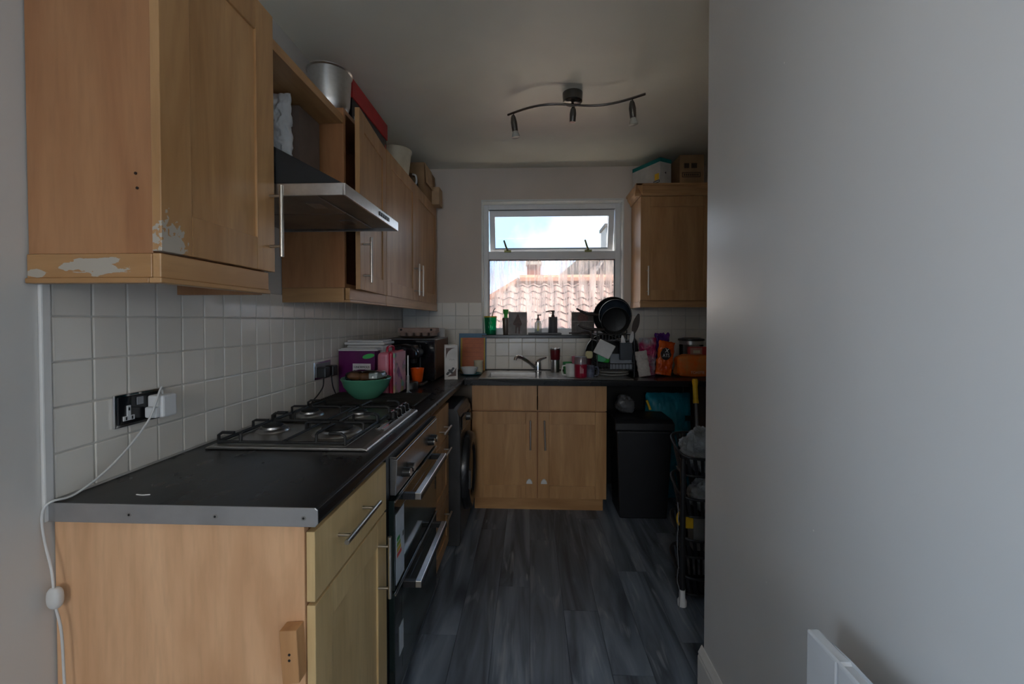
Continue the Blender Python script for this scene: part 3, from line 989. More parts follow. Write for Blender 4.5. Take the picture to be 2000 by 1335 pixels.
# ---- double oven
ov = thing('double_oven', 'built under black and steel double oven below the hob', 'oven', (.3, 1.66, 0))
OY0, OY1 = 1.348, 1.972
B(.01, .560, OY0 - .016, OY1 + .006, .012, .868).obj('body', BLACKM, ov)
B(.560, .576, OY0 - .012, OY1, .03, .862).obj('front_frame', BLACK, ov, .001)
MB().prism([(.577, .722), (.597, .722), (.603, .842), (.577, .846)], 'Y', OY0 + .022, OY1 - .004).obj('control_panel', STEEL_D, ov, .0015)
B(.577, .600, OY0 + .020, OY1 - .004, .8465, .852).obj('panel_lip', STEEL, ov)
for y in (1.445, 1.495, 1.815, 1.868):
    k_ = MB().cyl((.599, y, .775), (.625, y, .775), .017, .0155, 24).obj('knob', BLACK, ov, smooth=True)
    MB().cyl((.625, y, .775), (.628, y, .775), .0135, n=20).obj('knob_cap', STEEL, k_)
OGL = plain('oven_glass', (.012, .020, .020), .06, 0, .1, 5, 0, 0, 0)
OGW = plain('oven_window', (.030, .048, .046), .09, 0, .1, 5)
for z0, z1 in ((.412, .712), (.045, .402)):
    od = B(.577, .598, OY0 + .004, OY1 - .004, z0, z1).obj('oven_door', OGL, ov, .002)
    B(.5981, .5988, OY0 + .085, OY1 - .075, z0 + .05, z1 - .05).obj('window_glass', OGW, od)
    MB().box(.598, .602, OY0 + .004, OY1 - .004, z1 - .006, z1).obj('top_trim', STEEL, od)
    zc = z1 - .018
    hm = MB()
    hm.box(.642, .664, OY0 + .09, OY1 - .09, zc - .014, zc + .010)
    ha = hm.obj('handle', STEEL, od, .002)
    for yy in (OY0 + .09, OY1 - .108):
        B(.598, .6415, yy, yy + .018, zc - .014, zc + .008).obj('handle_bracket', BLACK, ha, .001)
    B(.6645, .6655, OY0 + .09, OY1 - .09, zc - .013, zc + .002).obj('handle_face', BLACK, ha)
ov_doors = [o for o in ov.children if o.name.startswith('oven_door')]
STK = plain('energy_label_paper', (.55, .62, .70), .45)
st_ = B(.5990, .5998, 1.362, 1.452, .425, .660).obj('energy_label', STK, ov_doors[0])
for i, (cc, w) in enumerate((((.02, .30, .05), .030), ((.30, .45, .05), .036), ((.70, .50, .05), .042), ((.62, .06, .04), .048))):
    B(.5999, .6003, 1.372, 1.372 + w, .565 - i * .018, .578 - i * .018).obj('rating_bar', plain('rating_%d' % i, cc, .5), ov_doors[0])
B(.5999, .6003, 1.434, 1.446, .555, .572).obj('rating_tag', BLACK, ov_doors[0])
B(.5990, .5998, 1.395, 1.44, .16, .26).obj('sticker', STK, ov_doors[1])

# ---- drawer unit
u2 = thing('drawer_cabinet', 'narrow beech three drawer unit between the oven and the washing machine', 'cabinet', (.3, 2.17, 0))
B(.01, .562, 1.984, 2.356, .0, .870).obj('body', W_BODY, u2)
for z0, z1, hz in ((.664, .842, .735), (.338, .658, .615), (.055, .332, .265)):
    f_ = shaker('drawer_front', u2, 'X', 1.990, 2.352, z0, z1, .583, .019, mat=W_Z, panel=W_Z, flat=(z1 - z0 < .2), st=.06, rail=.06)
    bar(f_, (.583, 2.085, hz), (.583, 2.255, hz), (1, 0, 0), .034, .0055, .03)

# ---- washing machine
GRAPH = plain('graphite_enamel', (.060, .062, .066), .30, .4)
GRAPH_D = plain('graphite_dark', (.022, .023, .026), .25, .3)
wm = thing('washing_machine', 'graphite front loading washing machine pulled out at the corner', 'washing machine', (.35, 2.58, 0))
WY0, WY1 = 2.366, 2.784
MB().prism([(.08, .012), (.640, .012), (.648, .05), (.648, .645), (.640, .76), (.628, .796), (.610, .803), (.08, .803)], 'Y', WY0, WY1).obj('casing', GRAPH, wm, .006)
B(.30, .34, WY0 + .03, WY0 + .07, 0, .012).obj('foot', BLACK, wm)
B(.57, .61, WY0 + .03, WY0 + .07, 0, .012).obj('foot', BLACK, wm)
cpn = MB().prism([(.649, .655), (.653, .66), (.646, .755), (.641, .76)], 'Y', WY0 + .012, WY1 - .012).obj('control_panel', GRAPH_D, wm)
B(.652, .656, WY0 + .03, WY0 + .15, .675, .745).obj('detergent_drawer', GRAPH, wm, .002)
MB().cyl((.648, 2.60, .71), (.675, 2.60, .71), .026, .023, 28).obj('dial', GRAPH, wm, smooth=True)
B(.650, .656, 2.65, 2.74, .69, .73).obj('display', BLACKG, wm)
# round door
dd = thing('tmp', None, None, (0, 0, 0))
def ring_x(prof, cy, cz, sy, n=44):
    m = MB()
    vs, fs = [], []
    for r, xx in prof:
        vs += [(xx, cy + sy * r * math.cos(2 * math.pi * i / n), cz + r * math.sin(2 * math.pi * i / n)) for i in range(n)]
    for j in range(len(prof) - 1):
        fs += [(j * n + i, j * n + (i + 1) % n, (j + 1) * n + (i + 1) % n, (j + 1) * n + i) for i in range(n)]
    return m.add(vs, fs)
bpy.data.objects.remove(dd)
wd = ring_x([(.235, .649), (.235, .672), (.222, .690), (.190, .696), (.165, .690), (.160, .680)], 2.578, .385, .83).obj('door', GRAPH_D, wm, smooth=True)
ring_x([(.160, .680), (.12, .672), (.06, .664), (.001, .662)], 2.578, .385, .83).obj('door_glass', BLACKG, wd, smooth=True)
MB().box(.690, .704, 2.395, 2.43, .33, .44).obj('door_handle', GRAPH, wd, .004)

# ---- sink unit
u3 = thing('sink_cabinet', 'beech double door sink cabinet with two false drawer fronts', 'cabinet', (1.09, 3.1, 0))
MB().box(.668, 1.552, 2.842, 3.36, .1, .70).box(.652, .668, 2.842, 3.36, .1, .868).box(1.536, 1.552, 2.842, 3.36, .7, .868).obj('body', W_BODY, u3)
B(.66, 1.545, 2.89, 2.908, 0, .0995).obj('plinth', W_X, u3)
B(1.56, 2.255, 3.372, 3.387, 0, .868).obj('alcove_shade_sheet', BLACKM, kind='structure')  # black sheet standing in for the deep shade under the worktop
for a, b, hx, lx in ((.652, 1.091, 1.047, 1.040), (1.098, 1.556, 1.143, 1.138)):
    f_ = shaker('drawer_front', u3, 'Y', a, b, .700, .868, 2.820, .02, rail=.002, st=.075)
    o_ = shaker('door', u3, 'Y', a, b, .106, .692, 2.820, .02, st=.075, rail=.085)
    if a < 1:
        bar(o_, (hx, 2.820, .442), (hx, 2.820, .640), (0, -1, 0))
    else:
        bar(o_, (hx + .004, 2.820, .442), (hx - .003, 2.820, .640), (0, -1, 0))
    lk = MB().prism([(lx - .022, .208), (lx + .022, .208), (lx + .018, .226), (lx + .006, .240), (lx - .006, .240), (lx - .018, .226)], 'Y', 2.806, 2.8198).obj('child_lock', WHITE, o_, .003)

# ---- sink and tap
SINKM = plain('sink_steel', (.52, .52, .52), .30, 1.0, .06, 30)
sk = thing('sink', 'stainless steel inset sink with drainer beneath the window', 'sink', (1.2, 3.02, .91))
SX0, SX1, SY0, SY1 = .695, 1.735, 2.822, 3.245
m_ = MB()
bz = .912
m_.box(SX0, BX0 + .004, SY0, SY1, .9104, .9155).box(BX1 - .004, SX1, SY0, SY1, .9104, .9155).box(BX0 + .004, BX1 - .004, SY0, BY0 + .004, .9104, .9155).box(BX0 + .004, BX1 - .004, BY1 - .004, SY1, .9104, .9155)
m_.obj('deck', SINKM, sk, .003)
m_ = MB()
x0, x1, y0, y1, t = BX0 + .004, BX1 - .004, BY0 + .004, BY1 - .004, .002
m_.box(x0, x0 + t, y0, y1, .755, .915).box(x1 - t, x1, y0, y1, .755, .915).box(x0 + t, x1 - t, y0, y0 + t, .755, .915).box(x0 + t, x1 - t, y1 - t, y1, .755, .915).box(x0 + t, x1 - t, y0 + t, y1 - t, .755, .758)
m_.obj('bowl', SINKM, sk)
for i in range(9):
    MB().box(1.16, 1.69, 2.875 + i * .038, 2.885 + i * .038, .9156, .9175).obj('drainer_rib', SINKM, sk, .001)
tp_ = thing('tap', 'chrome single lever mixer tap behind the sink bowl', 'tap', (1.11, 3.205, .9156))
MB().lathe([(.030, .9157), (.030, .922), (.024, .926), (.023, .985), (.021, .995), (0, .997)], (1.105, 3.205, 0), 28).obj('body', CHROME, tp_, smooth=True)
MB().tube([(1.09, 3.195, .945), (1.045, 3.14, .99), (.985, 3.075, 1.035), (.955, 3.045, 1.045), (.940, 3.03, 1.035), (.938, 3.028, 1.02)], [.014, .0135, .013, .013, .012, .012], 14).obj('spout', CHROME, tp_, smooth=True)
MB().tube([(1.105, 3.205, .995), (1.125, 3.195, 1.012), (1.165, 3.165, 1.028)], [.014, .010, .006], 12).obj('lever', CHROME, tp_, smooth=True)

# ---- right base cabinet (a sliver shows beside the bag)
u4 = thing('base_cabinet', 'dark brown base cabinet panel under the worktop behind the mop', 'cabinet', (2.5, 3.1, 0))
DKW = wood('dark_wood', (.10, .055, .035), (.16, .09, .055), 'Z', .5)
B(2.26, 2.74, 2.95, 3.37, .0, .870).obj('body', DKW, u4)
shaker('door', u4, 'Y', 2.262, 2.738, .108, .862, 2.928, .02, mat=DKW, panel=DKW)

# ------------------------------------------------------------------ sockets, plugs, cables
s1 = thing('double_socket', 'black and chrome double wall socket over the bare end of the worktop', 'socket', (.01, 1.06, 1.035))
MB().box(.007, .014, .994, 1.126, 1.034, 1.118).obj('plate', CHROME, s1, .002)
B(.0141, .0165, 1.002, 1.120, 1.041, 1.111).obj('insert', BLACKG, s1, .001)
MB().box(.0166, .020, 1.022, 1.032, 1.062, 1.088).box(.0166, .020, 1.012, 1.042, 1.050, 1.062).obj('outlet', WHITE, s1, .001)
for y, z in ((1.027, 1.079), (1.019, 1.056), (1.035, 1.056)):
    B(.0201, .0205, y - .002, y + .002, z - .004, z + .004).obj('pin_hole', BLACKM, s1)
B(.0166, .0195, 1.050, 1.068, 1.085, 1.105).obj('switch', GREY, s1, .001)
ad = thing('plug_adapter', 'white plug adapter in the wall socket by the worktop end', 'plug', (.04, 1.11, 1.036))
B(.0168, .062, 1.080, 1.125, 1.044, 1.104).obj('body', WHITE, ad, .005)
B(.022, .054, 1.066, 1.0798, 1.046, 1.075).obj('connector', WHITE, ad, .004)
CABW = plain('white_cable', (.66, .66, .65), .45)
cb = thing('white_cable', 'white cable with inline switch trailing down the cabinet end panel', 'cable', (.03, .85, .02))
def smooth_path(pts, n=6):
    P = [Vector(p) for p in pts]
    out = []
    for i in range(len(P) - 1):
        a, b, c, d = P[max(i - 1, 0)], P[i], P[i + 1], P[min(i + 2, len(P) - 1)]
        for k in range(n):
            t = k / n
            out.append(.5 * ((2 * b) + (c - a) * t + (2 * a - 5 * b + 4 * c - d) * t * t + (3 * b - a - 3 * c + d) * t ** 3))
    out.append(P[-1])
    return out
MB().tube(smooth_path([(.045, 1.098, 1.106), (.05, 1.09, 1.122), (.055, 1.078, 1.118), (.05, 1.045, 1.040), (.04, .965, .960), (.03, .890, .918), (.018, .850, .9165), (.010, .840, .895), (.010, .843, .840), (.026, .842, .775), (.030, .842, .735)]), .0026, 8).obj('cord', CABW, cb, smooth=True)
MB().tube(smooth_path([(.032, .844, .690), (.042, .845, .640), (.046, .845, .550), (.052, .843, .42), (.048, .842, .25), (.06, .835, .02)]), .0026, 8).obj('cord', CABW, cb, smooth=True)
blob((.028, .846, .712), (.015, .011, .024), 3, .05, 20, 20, 12, .8).obj('inline_switch', CABW, cb, smooth=True)

s2 = thing('double_socket', 'chrome double wall socket with two black plugs behind the cereal box', 'socket', (.01, 2.045, 1.02))
MB().box(.007, .014, 1.962, 2.125, 1.018, 1.104).obj('plate', CHROME, s2, .002)
B(.0141, .016, 1.975, 2.115, 1.03, 1.095).obj('insert', GREY, s2)
for y0, lab, path in ((1.975, 'black plug with a looped lead in the socket above the hob end', [(.04, 1.999, 1.02), (.045, 1.98, .985), (.05, 1.92, .955), (.045, 1.885, .935), (.04, 1.90, .918), (.045, 1.95, .914)]),
                      (2.055, 'black plug with a straight lead in the socket next to the looped one', [(.04, 2.08, 1.02), (.045, 2.08, .98), (.035, 2.12, .945), (.02, 2.17, .918), (.014, 2.19, .913)])):
    p_ = thing('mains_plug', lab, 'plug', (.04, y0 + .025, 1.02))
    B(.0162, .062, y0, y0 + .05, 1.028, 1.080).obj('body', BLACK, p_, .006)
    MB().tube(smooth_path([(path[0][0], path[0][1], 1.03)] + path), .0032, 8).obj('lead', BLACK, p_, smooth=True)

# scrap on the worktop
MB().tube(smooth_path([(.155, .905, .9118), (.172, .902, .9122), (.186, .906, .9118)]), .0014, 6).obj('paper_scrap', WHITE, label='tiny curled white scrap lying on the bare worktop', cat='scrap')

# ------------------------------------------------------------------ left worktop things
ck = thing('cooling_rack', 'black wire cooling rack lying under the green bowl', 'rack', (.28, 1.99, .911))
m_ = MB()
for i in range(17):
    y = 1.850 + i * .0185
    m_.tube([(.045, y, .930), (.528, y, .930), (.531, y, .926)], .0019, 6)
WIREM = plain('dark_wire', (.10, .095, .09), .35, .8)
m_.obj('wires', WIREM, ck)
MB().tube([(.045, 1.843, .926), (.528, 1.843, .926), (.528, 2.155, .926), (.045, 2.155, .926)], .0028, 8, True).obj('frame', IRON, ck)
for p in ((.06, 1.86), (.51, 1.86), (.51, 2.14), (.06, 2.14)):
    MB().cyl((p[0], p[1], .9105), (p[0], p[1], .926), .004, n=8).obj('foot', IRON, ck)
GB = plain('jade_ceramic', (.075, .26, .165), .18, 0, .08, 6)
bw = thing('mixing_bowl', 'pale green ceramic mixing bowl holding a pastry pack', 'bowl', (.253, 2.0, .9325))
MB().lathe([(0, .933), (.052, .933), (.055, .9335), (.060, .938), (.085, .962), (.104, .990), (.113, 1.018), (.117, 1.022), (.119, 1.028), (.116, 1.031), (.111, 1.026), (.107, 1.012), (.096, .985), (.078, .962), (.05, .946), (0, .944)], (.253, 1.995, 0), 56).obj('bowl', GB, bw, smooth=True)
pk = thing('pastry_pack', 'clear plastic pack of brown croissants sitting in the green bowl', 'food pack', (.253, 1.995, 1.0), (0, 0, R(-8)))
CRO = plain('baked_crust', (.26, .11, .045), .5, 0, .35, 18)
B(-.088, .088, -.05, .05, .006, .012).obj('tray', CARD_L, pk)
for i, xx in enumerate((-.056, 0.002)):
    blob((xx, -.004, .038), (.034, .042, .022), i + 4, .16, 26, 28, 16).obj('croissant', CRO, pk, smooth=True)
B(.036, .078, -.045, .045, .030, .0605).obj('label_band', plain('pack_label', (.50, .56, .55), .4), pk, .004)
blob((0, 0, .036), (.096, .060, .030), 9, .06, 30, 40, 18, .6).obj('film', CLEARP, pk, smooth=True)

PUR = plain('purple_card', (.105, .006, .085), .35)
cx = thing('cereal_box', 'dark purple cereal box standing behind the green bowl', 'box', (.12, 2.235, .911), (0, 0, R(-4)))
B(-.100, .102, -.034, .034, 0, .232).obj('carton', PUR, cx, .001)
B(-.020, .080, -.0352, -.0342, .105, .165).obj('title_label', plain('pack_white', (.62, .60, .62), .5), cx)
text('GINORMOUS', .0165, BLACKM, cx, (.030, -.0354, .146), (R(90), 0, 0), sx=.9)
text('PILLOWS', .0255, BLACKM, cx, (.030, -.0354, .121), (R(90), 0, 0), sx=.9)
MB().lathe([(0, 0), (.034, 0), (.034, .0009), (0, .0009)], (0, 0, 0), 28, 1, .36).obj('green_flash', plain('leaf_green', (.05, .42, .10), .5), cx).matrix_local = Matrix.Translation((.068, -.0344, .205)) @ Matrix.Rotation(R(90), 4, 'X') @ Matrix.Rotation(R(12), 4, 'Z')

tbw = thing('food_tub', 'white lidded plastic tub standing behind the purple cereal box', 'tub', (.13, 2.37, .911))
FROST = plain('frosted_plastic', (.60, .59, .58), .35, 0, .05, 8)
B(.022, .232, 2.292, 2.450, .911, 1.170).obj('tub', FROST, tbw, .012)
MB().box(.014, .240, 2.284, 2.458, 1.171, 1.186).box(.026, .228, 2.296, 2.446, 1.1862, 1.196).obj('lid', FROST, tbw, .004)
MB().box(.020, .236, 2.196, 2.276, 1.1435, 1.1525).box(.030, .226, 2.206, 2.268, 1.1526, 1.158).obj('spare_lid', FROST, label='flat frosted plastic lid lying on the purple cereal box', cat='lid', bevel=.003)

PINK = plain('pink_plastic', (.62, .20, .27), .3)
CRIM = plain('crimson_plastic', (.42, .008, .04), .3)
lb = thing('lunch_box', 'pink lunch box with crimson rim and printed front beside the cereal box', 'lunch box', (.298, 2.24, .911))
B(.250, .318, 2.137, 2.342, .9112, 1.140).obj('body', PINK, lb, .022, seg=4)
B(.312, .334, 2.133, 2.346, .9112, 1.144).obj('rim', CRIM, lb, .010, seg=3)
def m_print():
    m, n, l, b, out = nt('lunch_box_print')
    v = obj_coord(n, l, False)
    vo = n.new('ShaderNodeTexVoronoi'); vo.inputs['Scale'].default_value = 20
    l.new(v, vo.inputs['Vector'])
    hs_ = n.new('ShaderNodeHueSaturation'); hs_.inputs['Saturation'].default_value = .9; hs_.inputs['Value'].default_value = .5
    l.new(vo.outputs['Color'], hs_.inputs['Color'])
    f = noise_tex(n, l, v, 16, 3)
    l.new(mixc(n, l, ramp(n, l, f, .48, .60, (0, 0, 0), (.75,) * 3), (.62, .30, .38), hs_.outputs[0]), b.inputs['Base Color'])
    b.inputs['Roughness'].default_value = .25
    return m
B(.334, .344, 2.140, 2.339, .919, 1.137).obj('printed_front', m_print(), lb, .006, seg=3)
MB().tube(smooth_path([(.29, 2.185, 1.138), (.29, 2.19, 1.158), (.29, 2.215, 1.166), (.29, 2.26, 1.166), (.29, 2.285, 1.158), (.29, 2.29, 1.138)]), .007, 10).obj('handle', CRIM, lb, smooth=True)

sp = thing('slim_stand', 'slim grey rod on a small round foot in front of the lunch box', 'stand', (.383, 2.25, .911))
MB().lathe([(0, .9108), (.020, .9108), (.019, .916), (.009, .922), (.0075, .930)], (.386, 2.235, 0), 20).obj('foot', GREY, sp, smooth=True)
MB().cyl((.386, 2.235, .925), (.386, 2.235, 1.010), .0068, n=14).obj('sleeve', plain('mid_grey_plastic', (.32, .32, .33), .4), sp, smooth=True)
MB().cyl((.386, 2.235, 1.010), (.386, 2.235, 1.118), .0036, n=10).obj('rod', WHITE, sp, smooth=True)

cm = thing('coffee_machine', 'black capsule coffee machine with glossy rounded head on the left worktop', 'coffee machine', (.25, 2.52, .911))
MB().prism([(.10, .9112), (.40, .9112), (.40, .928), (.255, .932), (.245, 1.07), (.245, 1.10), (.10, 1.12)], 'Y', 2.475, 2.625).obj('body', BLACK, cm, .006)
MB().prism([(.12, 1.10), (.31, 1.072), (.355, 1.074), (.378, 1.092), (.374, 1.125), (.340, 1.152), (.27, 1.162), (.12, 1.150)], 'Y', 2.485, 2.615).obj('head', BLACKG, cm, .018, seg=4)
MB().cyl((.33, 2.55, 1.045), (.33, 2.55, 1.075), .017, .022, 18).obj('spout', BLACK, cm, smooth=True)
MB().prism([(.05, .9112), (.0985, .9112), (.0985, 1.10), (.05, 1.10)], 'Y', 2.49, 2.61).obj('water_tank', CLEARP, cm)
MB().lathe([(0, .9112), (.042, .9112), (.042, .948), (.038, .952), (0, .952)], (.352, 2.405, 0), 24).obj('capsule_cup', BLACK, label='low black pot standing before the coffee machine', cat='pot', smooth=True)
MB().lathe([(0, .9293), (.027, .9293), (.030, .932), (.041, 1.012), (.042, 1.014), (.039, 1.014), (.028, .934), (0, .933)], (.352, 2.548, 0), 32).obj('orange_cup', ORANGE, label='bright orange plastic cup under the coffee machine spout', cat='cup', smooth=True)

mw = thing('microwave', 'black microwave oven in the worktop corner with a bronze side', 'microwave', (.24, 2.9, .911))
B(.06, .428, 2.722, 3.14, .918, 1.182).obj('casing', plain('bronze_steel', (.10, .075, .055), .34, .6), mw, .005)
B(.062, .426, 2.700, 2.7215, .920, 1.180).obj('door', BLACKG, mw, .003)
B(.062, .428, 2.716, 3.138, 1.1822, 1.185).obj('top_plate', GREY, mw)
B(.330, .340, 2.676, 2.690, .96, 1.15).obj('handle', BLACK, mw, .003)
MB().box(.331, .339, 2.690, 2.700, .965, .975).box(.331, .339, 2.690, 2.700, 1.135, 1.145).obj('handle_post', BLACK, mw)
for p in ((.09, 2.75), (.40, 2.75), (.40, 3.11), (.09, 3.11)):
    MB().cyl((p[0], p[1], .9105), (p[0], p[1], .918), .012, n=12).obj('foot', BLACK, mw)
gd = MB().lathe([(0, 1.1855), (.10, 1.1855), (.112, 1.19), (.135, 1.199), (.138, 1.2005), (.132, 1.2005), (.108, 1.192), (0, 1.190)], (.27, 2.88, 0), 40, 1.05, .85).obj('glass_dish', plain('brown_glass', (.10, .06, .04), .12), label='shallow brown glass dish on top of the microwave', cat='dish', smooth=True)
ec = thing('egg_box', 'pinkish grey pulp egg box resting in the dish on the microwave', 'egg box', (.28, 2.88, 1.191))
PULP = plain('egg_pulp', (.36, .25, .21), .9, 0, .12, 30, .3)
m_ = MB()
for i in range(5):
    for j in range(2):
        m_.lathe([(.010, 1.2010), (.017, 1.202), (.026, 1.226)], (.17 + i * .052, 2.855 + j * .05, 0), 12)
m_.box(.140, .408, 2.826, 2.934, 1.2245, 1.229).obj('tray', PULP, ec)
MB().prism([(2.826, 1.2292), (2.934, 1.2292), (2.924, 1.256), (2.836, 1.256)], 'X', .142, .406).obj('lid', PULP, ec, .006)
for xx in (.165, .372):
    MB().cyl((xx, 2.833, 1.243), (xx, 2.827, 1.243), .0075, n=14).obj('closure_tab', BLACKM, ec)
MB().lathe([(0, 1.1855), (.030, 1.1855), (.031, 1.25), (.033, 1.252), (.028, 1.252), (.027, 1.19), (0, 1.19)], (.385, 3.075, 0), 24).obj('plastic_beaker', FROST, label='small frosted beaker at the back of the microwave top', cat='beaker', smooth=True)

wbx = thing('gift_box', 'tall white box with brown corner print and dark pebbles pictured', 'box', (.510, 2.815, .911), (0, 0, R(12)))
B(-.044, .044, -.03, .03, 0, .232).obj('carton', plain('white_card', (.62, .60, .58), .5), wbx, .0015)
PBR = plain('brown_print', (.10, .055, .045), .5)
MB().prism([(-.034, .212), (.026, .212), (.004, .205), (-.016, .190), (-.028, .168), (-.034, .142)], 'Y', -.0307, -.0302).obj('corner_print', PBR, wbx)
MB().prism([(-.026, .020), (.034, .024), (.034, .080), (.022, .058), (.000, .036)], 'Y', -.0307, -.0302).obj('corner_print', PBR, wbx)
for i, (xx, zz) in enumerate(((-.018, .046), (-.004, .054), (.006, .064), (.014, .074), (-.010, .062), (.004, .048), (-.024, .038))):
    MB().prism([(xx + .009 * math.cos(k * math.pi / 5), zz + .008 * math.sin(k * math.pi / 5)) for k in range(10)], 'Y', -.0312, -.0308).obj('pebble_print', BLACK, wbx)
MB().tube([(-.012, -.0308, .132), (-.002, -.0308, .138), (.004, -.0308, .130), (.016, -.0308, .136), (.022, -.0308, .131)], .0012, 6).obj('script_print', plain('grey_print', (.30, .28, .27), .5), wbx)

bk1 = thing('folder', 'blue folder with yellow edge leaning on the tiles behind the orange book', 'folder', (.585, 3.352, .9155), (R(-4), 0, 0))
B(-.112, .108, -.008, .008, 0, .288).obj('cover', plain('blue_card', (.055, .17, .30), .45), bk1, .001)
bk2 = thing('cookbook', 'orange covered cookbook leaning by the sink', 'book', (.590, 3.312, .9115), (R(-5), 0, 0))
B(-.098, .098, -.009, .009, 0, .258).obj('pages', plain('yellow_edge', (.50, .30, .03), .5), bk2)
m_ = MB()
B(-.084, .088, -.0112, -.0092, .002, .2585).obj('cover', plain('orange_cover', (.50, .115, .025), .45, 0, .1, 30), bk2, .0005)
for i in range(5):
    B(-.070, .074, -.0117, -.0113, .245 - i * .034, .247 - i * .034).obj('cover_rule', plain('rust_print', (.30, .06, .015), .5), bk2)
MB().box(.045, .049, -.0117, -.0113, .05, .08).box(.049, .062, -.0117, -.0113, .05, .054).box(.066, .070, -.0117, -.0113, .05, .08).box(.074, .078, -.0117, -.0113, .05, .08).obj('cover_mark', plain('pale_print', (.6, .5, .45), .5), bk2)
TEAL = plain('teal_ceramic', (.01, .13, .17), .2)
MB().lathe([(0, .9108), (.06, .9108), (.085, .920), (.086, .922), (.060, .915), (0, .914)], (.610, 3.06, 0), 36, 1, .9).obj('plate', TEAL, label='dark teal plate under the white dish by the sink', cat='plate', smooth=True)
MB().lathe([(0, .9165), (.040, .9165), (.045, .920), (.062, .962), (.064, .966), (.060, .966), (.043, .924), (0, .921)], (.600, 3.05, 0), 36, 1, .85).obj('white_dish', WHITE, label='white plastic dish on the teal plate', cat='dish', smooth=True)
MB().lathe([(0, .9108), (.032, .9108), (.035, .93), (.034, .985), (.037, 1.000), (.033, 1.000), (.030, .985), (0, .97)], (.648, 3.205, 0), 24).obj('sugar_pot', CREAM, label='small cream pot against the orange book', cat='pot', smooth=True)

# ------------------------------------------------------------------ sink side things
ZD = .9177
tm = thing('travel_tumbler', 'dark red and steel travel tumbler behind the sink', 'tumbler', (1.235, 3.19, .9157))
MB().lathe([(0, .9157), (.031, .9157), (.032, .918), (.033, 1.01)], (1.235, 3.19, 0), 32).obj('base', STEEL, tm, smooth=True)
MB().lathe([(.033, 1.01), (.0345, 1.012), (.0375, 1.085)], (1.235, 3.19, 0), 32).obj('sleeve', plain('maroon', (.13, .008, .014), .35), tm, smooth=True)
MB().lathe([(.0375, 1.085), (.0385, 1.088), (.0385, 1.098), (.035, 1.100), (.033, 1.090), (0, 1.088)], (1.235, 3.19, 0), 32).obj('rim', STEEL, tm, smooth=True)


def cup(name, x, y, z0, h, r0, r1, mat, label, handle=None, cat='cup'):
    t = thing(name, label, cat, (x, y, z0))
    MB().lathe([(0, z0), (r0 * .96, z0), (r0, z0 + .003), (r1, z0 + h), (r1 - .0025, z0 + h), (r0 - .003, z0 + .006), (0, z0 + .005)], (x, y, 0), 28).obj('cup', mat, t, smooth=True)
    if handle is not None:
        a = R(handle); rm = (r0 + r1) / 2
        d = Vector((math.cos(a), math.sin(a), 0)); c_ = Vector((x, y, z0))
        MB().tube(smooth_path([c_ + d * (rm - .002) + Vector((0, 0, h * .86)), c_ + d * (rm + .020) + Vector((0, 0, h * .84)), c_ + d * (rm + .027) + Vector((0, 0, h * .5)), c_ + d * (rm + .020) + Vector((0, 0, h * .18)), c_ + d * (rm - .002) + Vector((0, 0, h * .14))]), .0050, 10).obj('handle', mat, t, smooth=True)
    return t


GRN = plain('leaf_green_plastic', (.05, .33, .10), .4)
cup('plastic_cup', 1.318, 3.09, ZD, .085, .026, .034, GRN, 'green plastic cup behind the white mug', cat='cup')
cup('mug', 1.325, 2.925, ZD, .088, .032, .036, plain('white_glaze', (.68, .69, .67), .2), 'white mug beside the sink with its handle to the bowl', 190, 'mug')
cup('pink_cup', 1.372, 3.005, ZD, .135, .026, .030, PINK, 'tall pink cup behind the red tumbler')
rt = thing('red_tumbler', 'crimson printed tumbler with clear band on the drainer', 'tumbler', (1.395, 2.90, ZD))
MB().lathe([(0, ZD), (.040, ZD), (.042, ZD + .004), (.0435, ZD + .09), (.041, ZD + .09), (.039, ZD + .008), (0, ZD + .006)], (1.393, 2.90, 0), 32).obj('cup', plain('crimson_cup', (.30, .010, .035), .3), rt, smooth=True)
MB().lathe([(.0435, ZD + .090), (.042, ZD + .130), (.040, ZD + .138), (.0395, ZD + .130), (.041, ZD + .09)], (1.393, 2.90, 0), 32).obj('clear_band', plain('pale_clear', (.45, .36, .38), .12, 0, .1, 10, 0, .5), rt, smooth=True)
MB().lathe([(0, ZD + .1382), (.040, ZD + .1382), (.041, ZD + .142), (0, ZD + .144)], (1.393, 2.90, 0), 32).obj('lid', plain('silver_lid', (.6, .63, .66), .25, .6), rt, smooth=True)
for i in range(3):
    B(1.383 + i * .009, 1.388 + i * .009, 2.8555, 2.8572, ZD + .030, ZD + .078 - i * .008).obj('print_stroke', plain('pale_pink_print', (.55, .30, .33), .5), rt)
cup('mug', 1.457, 2.905, ZD, .080, .030, .033, plain('blue_floral_glaze', (.11, .12, .17), .25, 0, .6, 30), 'blue patterned mug between the red tumbler and the dish rack', 0, 'mug')
cup('dark_cup', 1.447, 3.000, ZD, .120, .028, .034, plain('plum_plastic', (.07, .012, .02), .3), 'dark plum cup behind the blue mug')
yb = thing('yellow_sponge', 'cream and yellow sponge on top of the plum cup', 'sponge', (1.46, 2.99, ZD + .121))
blob((1.462, 2.99, ZD + .147), (.026, .022, .026), 5, .10, 25, 24, 14, .5, ZD + .1212).obj('pad', plain('cream_sponge', (.60, .53, .30), .9), yb, smooth=True)

